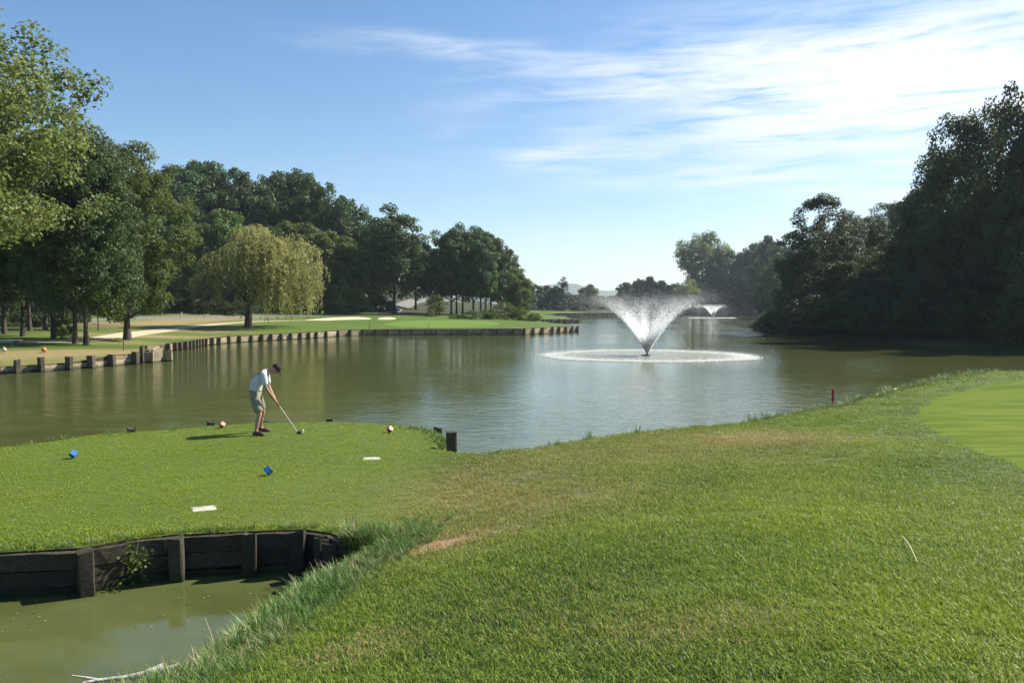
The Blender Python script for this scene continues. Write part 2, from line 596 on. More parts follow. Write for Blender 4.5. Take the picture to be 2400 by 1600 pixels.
for px, py, z in [(60, 825, .75), (250, 822, .72), (175, 801, .93), (298, 792, 1.0), (230, 777, 1.12), (218, 792, .98), (391, 772, 1.05), (510, 758, 1.25), (582, 766, 1.1),
                  (578, 753, 1.4), (707, 750, 1.5), (200, 748, 1.55), (400, 745, 1.7), (500, 744, 1.75), (620, 742, 1.85), (810, 738, 2.05), (920, 737, 2.1),
                  (850, 752, 1.45), (820, 743, 1.85), (1000, 750, 1.5), (1100, 746, 1.65), (1070, 738, 2.0), (1140, 738, 2.0), (1200, 748, 1.4), (1260, 751, 1.2), (1335, 764, .85),
                  (700, 768, 1.0), (1000, 772, .85), (450, 795, .8), (640, 783, .85)]:
    q = P(px, py, z)
    CTRL.append((q[0], q[1], z))
CTRL += [(-75, 160, 8), (-105, 135, 9), (-60, 200, 14), (-18, 215, 4.6), (-22, 190, 3.0), (-24, 165, 2.2), (-5, 185, 2.4), (0, 205, 2), (-10, 240, 4), (20, 320, 1.5), (60, 400, 2), (100, 420, 3), (150, 380, 6), (-150, 100, 12),
         (-100, 60, 3), (-60, 60, 1.6), (-45, 50, .95), (-200, 250, 25), (-100, 260, 22), (-50, 35, .9), (-90, 30, 2), (-45, 165, 5.5), (-45, 290, 12),
         (45, 105, 1.5), (60, 95, 5), (62, 130, 6), (90, 150, 15), (100, 250, 13), (150, 320, 12), (60, 70, 3.5), (90, 80, 10), (130, 100, 18), (42, 78, .8), (130, 200, 20), (62, 60, 1.5), (110, 55, 3), (200, 150, 25)]
CTRL = np.array(CTRL, float)
_c2 = 4.0


def _solve():
    x, y, z = CTRL.T
    n = len(x)
    A = np.zeros((n + 3, n + 3))
    A[:n, :n] = -np.sqrt((x[:, None] - x[None]) ** 2 + (y[:, None] - y[None]) ** 2 + _c2) + np.eye(n) * 0.12
    A[:n, n:] = np.stack([np.ones(n), x / 100, y / 100], 1)
    A[n:, :n] = A[:n, n:].T
    return np.linalg.solve(A, np.concatenate([z, np.zeros(3)]))


RW = _solve()


def ss(a, b, v):
    t = np.clip((v - a) / (b - a), 0, 1)
    return t * t * (3 - 2 * t)


def vnoise(x, y, s, seed=0):
    r = np.random.default_rng(seed)
    o = np.zeros(np.shape(x))
    for k in range(7):
        th, ph, f = r.uniform(0, 6.28), r.uniform(0, 6.28), s * r.uniform(.5, 1.9)
        o = o + np.sin((x * math.cos(th) + y * math.sin(th)) * f + ph + 1.3 * np.sin((y * math.cos(th) - x * math.sin(th)) * f * .7 + ph))
    return o / 7


def rbf(x, y):
    x, y = np.asarray(x, float), np.asarray(y, float)
    o = RW[-3] + RW[-2] * x / 100 + RW[-1] * y / 100
    for (cx, cy, _), wt in zip(CTRL, RW):
        o = o - wt * np.sqrt((x - cx) ** 2 + (y - cy) ** 2 + _c2)
    r = np.hypot(x, y)
    k = ss(260, 700, r)
    o = np.clip(o, 0.12, 30) * (1 - k) + 3.0 * k
    o = o + 0.02 * vnoise(x, y, .9, 3) * ss(1, 4, r) * (1 - k)
    tee = ss(-.5, -2.0, x) * ss(8.5, 9.2, y) * ss(26, 24, y)
    o = o * (1 - tee) + (.5 + .012 * vnoise(x, y, .5, 5)) * tee
    return np.maximum(o, .12)


def height(x, y, sdt=None):
    x, y = np.asarray(x, float), np.asarray(y, float)
    sd, ty = shore(x, y) if sdt is None else sdt
    z = rbf(x, y)
    d = np.hypot(x, y)
    wd = .45 + .012 * d
    land = np.where(ty == 1, z, z * (0.05 + .95 * ss(0, 1, np.clip(sd / wd, 0, 1))))
    lake = np.where(ty == 1, -.7, -.9 * ss(0, 2.5, -sd))
    return np.where(sd >= -1e-4, land, lake)


def H(x, y):
    return float(height(np.array([x]), np.array([y]))[0])


_T = np.geomspace(2.0, 600, 1400)


def G(px, py):
    """point of the ground seen at a pixel"""
    d = ray(px, py)
    pts = np.array([0, 0, CAMZ])[None] + _T[:, None] * d[None]
    h = np.maximum(height(pts[:, 0], pts[:, 1]), 0)
    k = np.argmax(pts[:, 2] < h)
    if k == 0:
        k = len(_T) - 1
    a, b = pts[k - 1], pts[k]
    ha, hb = a[2] - h[k - 1], b[2] - h[k]
    t = ha / (ha - hb + 1e-9)
    q = a + (b - a) * t
    return float(q[0]), float(q[1]), max(float(height(q[:1], q[1:2])[0]), 0)


def dense(poly, step_rel=.03, closed=True):
    out = []
    n = len(poly)
    for i in range(n if closed else n - 1):
        a, b = np.array(poly[i][:2]), np.array(poly[(i + 1) % n][:2])
        L = np.linalg.norm(b - a)
        k = max(1, int(L / max(.08, step_rel * np.linalg.norm((a + b) / 2))))
        for j in range(k):
            out.append(tuple(a + (b - a) * j / k))
    if not closed:
        out.append(tuple(poly[-1][:2]))
    return out


def smooth_poly(pts, closed=True, it=2):
    p = [np.array(q[:2], float) for q in pts]
    for _ in range(it):
        o = []
        n = len(p)
        for i in range(n if closed else n - 1):
            a, b = p[i], p[(i + 1) % n]
            o += [a * .75 + b * .25, a * .25 + b * .75]
        if not closed:
            o = [p[0]] + o + [p[-1]]
        p = o
    return [tuple(q) for q in p]


def strip(pts, wid):
    p = np.array([q[:2] for q in smooth_poly(pts, False, 2)])
    t = np.gradient(p, axis=0)
    t /= np.linalg.norm(t, axis=1)[:, None]
    nrm = np.stack([-t[:, 1], t[:, 0]], 1)
    wv = np.interp(np.linspace(0, 1, len(p)), np.linspace(0, 1, len(wid)), wid)[:, None] / 2
    return [tuple(q) for q in p + nrm * wv] + [tuple(q) for q in (p - nrm * wv)[::-1]]


ZONES = {}
ZONES['putting_green'] = [dense(smooth_poly([G(2400, 893), G(2260, 912), G(2170, 940), G(2142, 972), G(2170, 1000), G(2260, 1045), G(2400, 1098), G(2700, 1210), (17, 9), (26, 14), (27, 26), G(2600, 884)]))]
ZONES['gravel_path'] = [strip([(-52, 52), G(-60, 800), G(60, 801), G(167, 797), G(218, 793), G(289, 784), G(391, 773), G(510, 758.5), G(578, 754), G(640, 752), G(720, 750.5)], [2.6, 2.6, 3.0, 3.2, 2.6, 2.4, 2.2, 2.0, 1.6])]
ZONES['asphalt_road'] = [strip([(-110, 120), G(-60, 750), G(200, 747.5), G(400, 744.7), G(500, 743.7), G(620, 741.5), G(810, 737.8), G(925, 736.4), (-17, 150), (-2, 152), (4, 148)], [4.5, 4.5]),
                         strip([(-23, 154), (-26, 175), (-25.5, 200), (-21, 228), (-16, 250)], [3.6, 3.6])]
ZONES['sand_bunker'] = [smooth_poly([G(706, 750.5), G(760, 751.2), G(800, 749.5), G(850, 748.5), G(872, 748), G(868, 745), G(830, 742.5), G(780, 744), G(730, 748)]),
                        smooth_poly([G(882, 749), G(925, 748.5), G(930, 746), G(915, 742.8), G(890, 744)])]
ZONES['far_green'] = [smooth_poly([G(880, 762), G(1000, 767), G(1100, 767), G(1180, 762), G(1160, 753), G(1050, 750), G(940, 752)])]
ZONES['bare_soil'] = [smooth_poly([G(822, 1492), G(850, 1466), G(890, 1456), G(922, 1462), G(910, 1478), G(860, 1490)])
                      , smooth_poly([G(952, 1300), G(985, 1272), G(1060, 1262), G(1105, 1252), G(1085, 1272), G(1030, 1288), G(985, 1297)])]


def terrain():
    verts, edges = [], []
    def add_loop(poly, closed=True):
        b = len(verts)
        verts.extend(poly)
        n = len(poly)
        for i in range(n if closed else n - 1):
            edges.append((b + i, b + (i + 1) % n))
    lk, tp = [], []
    n = len(LAKE)
    for i in range(n):
        a, b = LAKE[i], LAKE[(i + 1) % n]
        L = np.linalg.norm(b - a)
        k = max(1, int(L / max(.12, .02 * min(np.linalg.norm(a), np.linalg.norm(b)))))
        for j in range(k):
            lk.append(tuple(a + (b - a) * j / k))
            tp.append(TYPE[i])
    add_loop(lk)
    # foot line of every walled stretch, a few cm out into the lake
    runs, cur = [], []
    for i in range(len(lk)):
        if tp[i]:
            cur.append(lk[i])
        elif cur:
            cur.append(lk[i])
            runs.append(cur)
            cur = []
    for rn in runs:
        p = np.array(rn)
        t = np.gradient(p, axis=0)
        t /= np.linalg.norm(t, axis=1)[:, None] + 1e-9
        nn = np.stack([-t[:, 1], t[:, 0]], 1) * .04
        q = p + nn
        if in_poly(q[len(q) // 2:len(q) // 2 + 1, 0], q[len(q) // 2:len(q) // 2 + 1, 1], LAKE)[0] == False:
            q = p - nn
        add_loop([tuple(v) for v in q], False)
    for zl in ZONES.values():
        for zp in zl:
            add_loop([tuple(v[:2]) for v in zp])
    con = np.array(verts)
    # free points: a polar grid, fine where the photograph looks
    pts = []
    r = 1.2
    k = 0
    while r < 7000:
        st = 0.024 if r < 420 else .08
        fine = np.arange(-40, 40, .55 if r < 420 else 2) + (k % 2) * .27
        coarse = np.arange(40, 320, 6.0)
        a = np.radians(np.concatenate([fine, coarse]))
        rr = r * (1 + .004 * np.sin(a * 371 + k))
        pts.append(np.stack([rr * np.sin(a), rr * np.cos(a)], 1))
        r *= 1 + st
        k += 1
    pts = np.concatenate(pts)
    keep = np.ones(len(pts), bool)
    d = np.hypot(pts[:, 0], pts[:, 1])
    for c0 in range(0, len(con), 400):
        cc = con[c0:c0 + 400]
        dd = np.min((pts[:, None, 0] - cc[None, :, 0]) ** 2 + (pts[:, None, 1] - cc[None, :, 1]) ** 2, axis=1)
        keep &= dd > (np.maximum(.07, .006 * d)) ** 2
    pts = pts[keep]
    allv = [Vector((float(x), float(y))) for x, y in verts] + [Vector((float(x), float(y))) for x, y in pts]
    ov, oe, of, *_ = delaunay_2d_cdt(allv, edges, [], 0, 1e-5, False)
    xy = np.array([(v.x, v.y) for v in ov])
    tri = np.array(of, dtype=np.int64)
    sdt = shore(xy[:, 0], xy[:, 1])
    z = height(xy[:, 0], xy[:, 1], sdt)
    V = np.column_stack([xy, z])
    ce = xy[tri].mean(axis=1)
    zone = np.zeros(len(tri), int)
    names = ['ground'] + list(ZONES) + ['lake_bed']
    inl = in_poly(ce[:, 0], ce[:, 1], LAKE)
    for i, (nm, zl) in enumerate(ZONES.items()):
        for zp in zl:
            zone[in_poly(ce[:, 0], ce[:, 1], [q[:2] for q in zp]) & ~inl] = i + 1
    # orientation: up
    a, b, c = xy[tri[:, 0]], xy[tri[:, 1]], xy[tri[:, 2]]
    cr = (b[:, 0] - a[:, 0]) * (c[:, 1] - a[:, 1]) - (b[:, 1] - a[:, 1]) * (c[:, 0] - a[:, 0])
    tri[cr < 0] = tri[cr < 0][:, ::-1]
    zone[inl] = len(names) - 1
    sd, ty = sdt
    for i, nm in enumerate(names):
        t = tri[zone == i]
        u, inv = np.unique(t, return_inverse=True)
        yield nm, V[u], inv.reshape(-1, 3), sd[u], ty[u]


def lawn_fields(x, y):
    """tone (dark..yellow green), dryness, wildness of the turf"""
    x, y = np.asarray(x, float), np.asarray(y, float)
    d = np.hypot(x, y)
    tone = .36 + .42 * vnoise(x, y, 1.1, 11) + .30 * vnoise(x, y, .35, 12) + .22 * vnoise(x, y, 3.1, 14)
    dry = np.clip(.03 + .26 * vnoise(x, y, .8, 13), 0, 1) * .7
    def blob(px, py, rx, ry, s):
        g = G(px, py)
        ux, uy = g[0] / math.hypot(g[0], g[1]), g[1] / math.hypot(g[0], g[1])
        a = ((x - g[0]) * ux + (y - g[1]) * uy) / ry
        b = ((x - g[0]) * uy - (y - g[1]) * ux) / rx
        return s * np.exp(-(a * a + b * b))
    near = y < 46
    dn = blob(1780, 1025, 1.5, 1.2, .75) + blob(1450, 1060, 3.0, 2.5, .34) + blob(960, 1150, 1.6, 1.6, .5) + blob(1060, 1270, .55, .35, .75) + blob(690, 1215, 1.2, .35, .45) + blob(1250, 1180, 2.0, 2.0, .3)
    dn += blob(1570, 1480, .5, .3, .25) + blob(830, 1530, .4, .4, .35) + blob(1800, 1440, .4, .3, .2)
    dry = np.where(near, dry + dn, dry)
    tn = blob(2150, 1250, 2.2, 3.0, .5) + blob(2200, 1480, 1.5, 1.2, .5) - blob(1350, 1380, 1.6, 1.2, .3) + blob(500, 1180, 4, 2.0, .25) - blob(950, 1100, 2, 1.5, .25)
    tone = np.where(near, tone + tn, tone)
    tee = ss(-.5, -2.2, x) * ss(9.0, 10.2, y) * near
    tone = tone * (1 - tee) + tee * (.80 + .18 * vnoise(x, y, .8, 21))
    dry = dry * (1 - .75 * tee)
    # the far bank: straw-coloured embankment below the road, dry strip along the water
    def pix(px, py, rx, ry, s):
        return blob(px, py, rx, ry, s)
    far = (y > 30) & (x < 20)
    df = pix(330, 757, 11, 12, 1.0) + pix(180, 762, 9, 12, .8) + pix(470, 748, 8, 8, 1.0) + pix(100, 828, 9, 1.6, 1.0) + pix(-40, 832, 9, 2, 1.0) + pix(360, 788, 7, 3, .9) + pix(250, 800, 5, 3, .6) + pix(480, 775, 5, 4, .6) + pix(150, 848, 6, 2, .5) + pix(760, 738.5, 8, 4, .5)
    dry = np.where(far, dry * .8 + df, dry)
    tone = np.where(far, np.clip(tone, .35, .8), tone)
    # forest floor
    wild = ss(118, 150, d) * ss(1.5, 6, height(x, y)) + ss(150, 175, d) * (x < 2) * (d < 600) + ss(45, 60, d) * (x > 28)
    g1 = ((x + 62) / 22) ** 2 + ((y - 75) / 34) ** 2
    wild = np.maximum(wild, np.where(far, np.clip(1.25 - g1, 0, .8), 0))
    return np.clip(tone, 0, 1), np.clip(dry, 0, 1), np.clip(wild, 0, 1)


MATZ = {'ground': 'lawn', 'putting_green': 'green', 'gravel_path': 'path', 'asphalt_road': 'road', 'sand_bunker': 'sand', 'far_green': 'fgreen', 'bare_soil': 'soil', 'lake_bed': 'bed'}
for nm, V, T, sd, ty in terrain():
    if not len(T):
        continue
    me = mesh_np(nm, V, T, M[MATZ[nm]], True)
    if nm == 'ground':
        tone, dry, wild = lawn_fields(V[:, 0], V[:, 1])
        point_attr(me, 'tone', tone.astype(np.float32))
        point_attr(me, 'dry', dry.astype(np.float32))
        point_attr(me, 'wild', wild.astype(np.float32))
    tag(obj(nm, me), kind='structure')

# water sheet
lx0, ly0 = LAKE.min(0) - 12
lx1, ly1 = LAKE.max(0) + 12
bm = bmesh.new()
vs_ = [bm.verts.new((float(a), float(b), 0)) for a, b in LAKE]
from mathutils.geometry import tessellate_polygon
exp = []
c0 = LAKE
tn_ = np.roll(c0, -1, 0) - np.roll(c0, 1, 0)
tn_ /= np.linalg.norm(tn_, axis=1)[:, None] + 1e-9
nn_ = np.stack([-tn_[:, 1], tn_[:, 0]], 1)
sgn = -1 if in_poly(c0[5:6, 0] + nn_[5:6, 0] * .1, c0[5:6, 1] + nn_[5:6, 1] * .1, LAKE)[0] else 1
grow = np.where(TYPE == 1, .03, .10)[:, None]
for v, (a, b) in zip(vs_, c0 + sgn * nn_ * grow):
    v.co = (float(a), float(b), 0)
tess = tessellate_polygon([[v.co.copy() for v in vs_]])
for t in tess:
    try:
        f = bm.faces.new([vs_[i] for i in t])
    except ValueError:
        pass
bmesh.ops.recalc_face_normals(bm, faces=bm.faces[:])
if sum(f.normal.z for f in bm.faces) < 0:
    bmesh.ops.reverse_faces(bm, faces=bm.faces[:])
tag(obj('lake_water', mesh_bm('lake_water', bm, M['water'])), kind='structure')

# far hill on the horizon
def hills():
    n, m_ = 90, 14
    V = []
    for j in range(m_):
        t = j / (m_ - 1)
        for i in range(n):
            a = R(-45 + 90 * i / (n - 1))
            r = 3600 + 900 * t
            top = 78 + 22 * math.sin(a * 9 + 1.2) + 13 * math.sin(a * 23 + .4) + 9 * math.sin(a * 51) + (30 * math.exp(-((math.degrees(a) - 4.2) / 1.1) ** 2))
            V.append((r * math.sin(a), r * math.cos(a), 2 + top * math.sin(math.pi * min(1, t * .62)) ** 1.0))
    Fc = [(j * n + i, j * n + i + 1, (j + 1) * n + i + 1, (j + 1) * n + i) for j in range(m_ - 1) for i in range(n - 1)]
    me = mesh_np('hills', V, Fc, plain('wooded_hill', (0.05, 0.075, 0.035), .9, .1, .35, .01, 0), True)
    tag(obj('hills', me), kind='structure')
hills()

# ------------------------------------------------------------------ timber retaining walls
def unit_plank(name, mat, seed):
    """1 x 1 x 1 board (length x, thickness y, height z), worn edges"""
    r = random.Random(seed)
    bm = bmesh.new()
    bmesh.ops.create_cube(bm, size=1)
    es = [e for e in bm.edges if abs(e.verts[0].co.x - e.verts[1].co.x) > .5]
    bmesh.ops.subdivide_edges(bm, edges=es, cuts=3)
    for v in bm.verts:
        v.co.y += r.uniform(-.10, .10)
        v.co.z += r.uniform(-.05, .03)
    return mesh_bm(name, bm, mat)


def unit_post(name, mat, seed):
    """post standing on z = 0, 1 high, 1 x 1 section, chipped top"""
    r = random.Random(seed)
    bm = bmesh.new()
    bmesh.ops.create_cube(bm, size=1)
    for v in bm.verts:
        v.co.z += .5
    es = [e for e in bm.edges if abs(e.verts[0].co.z - e.verts[1].co.z) > .5]
    bmesh.ops.subdivide_edges(bm, edges=es, cuts=2)
    bmesh.ops.bevel(bm, geom=[e for e in bm.edges if abs(e.verts[0].co.z - e.verts[1].co.z) > .2], offset=.09, segments=1, affect='EDGES')
    for v in bm.verts:
        v.co.x += r.uniform(-.05, .05)
        v.co.y += r.uniform(-.05, .05)
        if v.co.z > .9:
            v.co.z += r.uniform(-.05, .03)
    return mesh_bm(name, bm, mat)


PLANKS = [unit_plank('plank', M['wood'], i) for i in range(4)]
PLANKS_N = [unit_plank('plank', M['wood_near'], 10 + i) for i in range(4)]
POSTS = [unit_post('post', M['wood_post'], 20 + i) for i in range(4)]
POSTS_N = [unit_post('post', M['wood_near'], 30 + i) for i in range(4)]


def water_side(p, t):
    n = np.array([-t[1], t[0]])
    q = p + n * .15
    return n if in_poly(q[:1], q[1:2], LAKE)[0] else -n


def wall(name, label, pts, posts_at, top, post_top, boards, post_w=.2, post_d=.2, board_h=.24, near=False, zlow=-.55, jit=.03, seed=1):
    """pts: polyline; posts_at: xy of posts; top/post_top: fn(fraction) -> height above water"""
    r = random.Random(seed)
    p = np.array([q[:2] for q in pts], float)
    seg = np.linalg.norm(np.diff(p, axis=0), axis=1)
    arc = np.concatenate([[0], np.cumsum(seg)])
    def at(s):
        return np.array([np.interp(s, arc, p[:, 0]), np.interp(s, arc, p[:, 1])])
    def proj(q):
        best = (1e9, 0)
        for i in range(len(seg)):
            d = p[i + 1] - p[i]
            t = np.clip(np.dot(np.array(q) - p[i], d) / (d @ d), 0, 1)
            e = np.linalg.norm(p[i] + d * t - q)
            if e < best[0]:
                best = (e, arc[i] + t * seg[i])
        return best[1]
    ps = sorted(proj(q) for q in posts_at)
    base = at(arc[-1] / 2)
    root = empty(name, (float(base[0]), float(base[1]), 0))
    tag(root, label, 'retaining wall')
    brk = sorted(set([round(float(s), 4) for s in list(arc) + ps]))
    brk = [b for i, b in enumerate(brk) if i == 0 or b - brk[i - 1] > .05]
    PL, PO = (PLANKS_N, POSTS_N) if near else (PLANKS, POSTS)
    for i in range(len(brk) - 1):
        a, b = at(brk[i]), at(brk[i + 1])
        L = np.linalg.norm(b - a)
        t = (b - a) / L
        n = water_side((a + b) / 2, t)
        c = (a + b) / 2 + n * .055
        tz = top((brk[i] + brk[i + 1]) / 2 / arc[-1])
        bh = board_h
        z = tz
        for k in range(boards):
            zc = z - bh / 2
            if k == boards - 1:
                zc, bh2 = (z + zlow) / 2, z - zlow
            else:
                bh2 = bh - .012
            o = obj('plank', PL[r.randrange(4)], root)
            o.location = (float(c[0] - base[0] + n[0] * r.uniform(-.012, .012)), float(c[1] - base[1] + n[1] * r.uniform(-.012, .012)), zc + r.uniform(-.006, .006))
            o.rotation_euler = (0, r.uniform(-.012, .012), math.atan2(t[1], t[0]))
            o.scale = (L + .02, .07, bh2)
            z -= bh
    for s in ps:
        a = at(min(max(s, .02), arc[-1] - .02))
        b = at(min(s + .1, arc[-1]))
        a2 = at(max(s - .1, 0))
        t = (b - a2) / (np.linalg.norm(b - a2) + 1e-9)
        n = water_side(a, t)
        c = a + n * (.095 + post_d / 2)
        h = post_top(s / arc[-1]) + r.uniform(-jit, jit)
        o = obj('post', PO[r.randrange(4)], root)
        o.location = (float(c[0] - base[0]), float(c[1] - base[1]), zlow)
        o.rotation_euler = (r.uniform(-.03, .03), r.uniform(-.03, .03), math.atan2(t[1], t[0]) + r.uniform(-.06, .06))
        o.scale = (post_w * r.uniform(.9, 1.1), post_d, h - zlow)
    return root


def pxline(pxs, line):
    """posts seen at photo columns pxs along a shoreline given as pixel pairs"""
    lx = [q[0] for q in line]
    ly = [q[1] for q in line]
    return [P(x, float(np.interp(x, lx, ly))) for x in pxs]


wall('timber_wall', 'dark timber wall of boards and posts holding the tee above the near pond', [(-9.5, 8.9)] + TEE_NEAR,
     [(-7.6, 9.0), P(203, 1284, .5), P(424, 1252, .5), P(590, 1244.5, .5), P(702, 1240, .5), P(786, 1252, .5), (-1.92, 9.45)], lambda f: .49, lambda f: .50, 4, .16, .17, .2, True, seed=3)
wall('timber_wall', 'low timber edging along the lake side of the tee with one tall dark post', TEE_FAR + TEE_LEFT[:3],
     [P(1005, 1007, .5), P(771, 988, .5), P(622, 991, .5), P(500, 998, .5), P(314, 1012, .5)], lambda f: .47, lambda f: .56, 3, .16, .16, .2, True, seed=4)
wall('timber_wall', 'broken timber wall with tall leaning posts on the left bank below the dry grass', [(-38, 37.2)] + LEFT_A,
     pxline([-60, 34, 91, 153, 203, 251, 309], [(-60, 880), (0, 876), (34, 874), (91, 871), (153, 867), (203, 863), (251, 858), (309, 853.5)]),
     lambda f: .33 if f < .88 else .56, lambda f: .72, 3, .22, .42, .2, jit=.05, seed=5)
LB = [(385, 824), (404, 821), (432, 818), (465, 812), (490, 808.5), (534, 804), (592, 800), (636, 797.6), (680, 795.5), (748, 791.5), (796, 788),
      (849, 786), (908, 785.3), (998, 784.8), (1087, 784.8), (1203, 784.6), (1222, 784.4), (1283, 781.5), (1340, 778.6), (1353, 778)]
wall('timber_wall', 'long timber wall with closely spaced posts curving round the far green', LEFT_B,
     pxline([386, 404, 416, 428, 438, 446, 453, 460, 467, 475, 491, 507, 532, 557, 585, 609, 631, 656, 678, 700, 720, 738, 760, 789, 818, 849, 879, 910, 938, 967, 997, 1024, 1059, 1096, 1130, 1165, 1203,
             1225, 1247, 1268, 1291, 1307, 1323, 1338, 1350], LB), lambda f: .50 + .27 * f, lambda f: .60 + .25 * f, 3, .2, .32, .24, seed=6)
wall('timber_wall', 'short dark timber wall with two end posts at the second point across the lake', WALL2,
     [P(1272, 757.2), P(1290, 757), P(1310, 757), P(1326, 757), P(1341, 756.8), P(1353, 756.6)], lambda f: .8, lambda f: .92, 2, .3, .3, .4, seed=7)
wall('timber_wall', 'low dark timber wall under the farthest grassy bank left of the fountain', FAR,
     [P(x, 742) for x in range(1262, 1456, 12)], lambda f: .75, lambda f: .85, 2, .3, .25, .4, seed=8)

# box-shaped timber outlet between the two stretches
def outlet():
    c = np.array(LEFT_BOX).mean(0)
    root = empty('timber_outlet', (float(c[0]), float(c[1]), 0))
    tag(root, 'box of thick upright timbers with sagging top beam between two bank walls', 'outlet')
    a, b = np.array(P(336, 850)), np.array(P(380, 846))
    t = (b - a) / np.linalg.norm(b - a)
    ang = math.atan2(t[1], t[0])
    n = water_side((a + b) / 2, t)
    for f, wd, h, dn in ((.02, .2, 1.0, .1), (.32, .34, .72, .16), (.62, .28, .74, .1), (.82, .12, .82, .22), (.98, .26, .98, .06)):
        q = a + (b - a) * f + n * dn - c
        o = obj('post', POSTS[int(f * 4)], root, (float(q[0]), float(q[1]), -.5), (0, 0, ang), (wd, .24, h + .5))
    q = (a + b) / 2 + n * .0 - c
    o = obj('beam', PLANKS[0], root, (float(q[0]), float(q[1]), .86), (0, .07, ang), (1.15, .2, .22))
    o = obj('plank', PLANKS[1], root, (float(q[0]) - float(n[0]) * .22, float(q[1]) - float(n[1]) * .22, .2), (0, 0, ang), (1.1, .07, 1.2))
    # lintel broken off at an angle
    o = obj('broken_board', PLANKS[2], root, (float(q[0]) + .25, float(q[1]) - .25, .83), (0, -.45, ang), (.5, .1, .12))
    # side returns into the bank
    for e, f in ((a, 0), (b, 1)):
        q = e - n * .42 - c
        obj('side_board', PLANKS[f], root, (float(q[0]), float(q[1]), .12), (0, 0, math.atan2(n[1], n[0])), (.62, .1, 1.1))
outlet()
# tall square post at the corner of the tee
g = P(1057, 1052, .45)
root = empty('timber_post', (g[0], g[1], .10))
tag(root, 'tall square dark timber post standing at the right corner of the tee by the water', 'post')
pm = POSTS_N[1]
obj('shaft', pm, root, (0, 0, 0), (0, 0.02, R(8)), (.2, .2, .68))
obj('cap', PLANKS_N[1], root, (0, 0, .685), (0, .02, R(8)), (.215, .215, .02))
# ------------------------------------------------------------------ trees
def unit(v):
    return v / (np.linalg.norm(v, axis=-1, keepdims=True) + 1e-9)


def leaves(c, outd, size, r, wr=.62, up=.35, rnd=.75, spin=None):
    """diamond leaf faces at centres c facing roughly along outd"""
    n = len(c)
    nr = unit(outd * .7 + unit(r.normal(size=(n, 3))) * rnd + np.array([0, 0, up]))
    tr = r.normal(size=(n, 3)) if spin is None else spin
    t = unit(np.cross(nr, tr))
    if spin is not None:
        t = unit(spin - nr * np.sum(spin * nr, 1, keepdims=True))
    b = np.cross(nr, t)
    L = (size * r.uniform(.6, 1.35, n))[:, None]
    fold = nr * L * r.uniform(-.12, .2, n)[:, None]
    v = np.stack([c - t * L * .5, c + b * L * wr * .5 + fold, c + t * L * .5, c - b * L * wr * .5 + fold], 1)
    return v.reshape(-1, 3), np.arange(4 * n).reshape(-1, 4)


def prof(shape, t):
    if shape == 'oak':
        return np.clip(1 - np.abs((t - .42) / .60) ** 2.3, .05, 1) ** .6
    if shape == 'tall':
        return np.clip(1 - np.abs((t - .40) / .62) ** 2.6, .03, 1) ** .75
    if shape == 'shore':
        return np.clip(1.02 - .74 * t ** 2.3, .1, 1.0)
    if shape == 'vase':
        return np.clip(.30 + .95 * t ** .8, 0, 1) * np.clip(1 - ((t - .55) / .5).clip(0) ** 3, .15, 1)
    if shape == 'column':
        return np.clip(np.sin(np.pi * np.clip(t * .92 + .06, 0, 1)) ** .55, .1, 1)
    if shape == 'bush':
        return np.clip(1 - t ** 2.2, .1, 1) ** .6
    return np.ones_like(t)


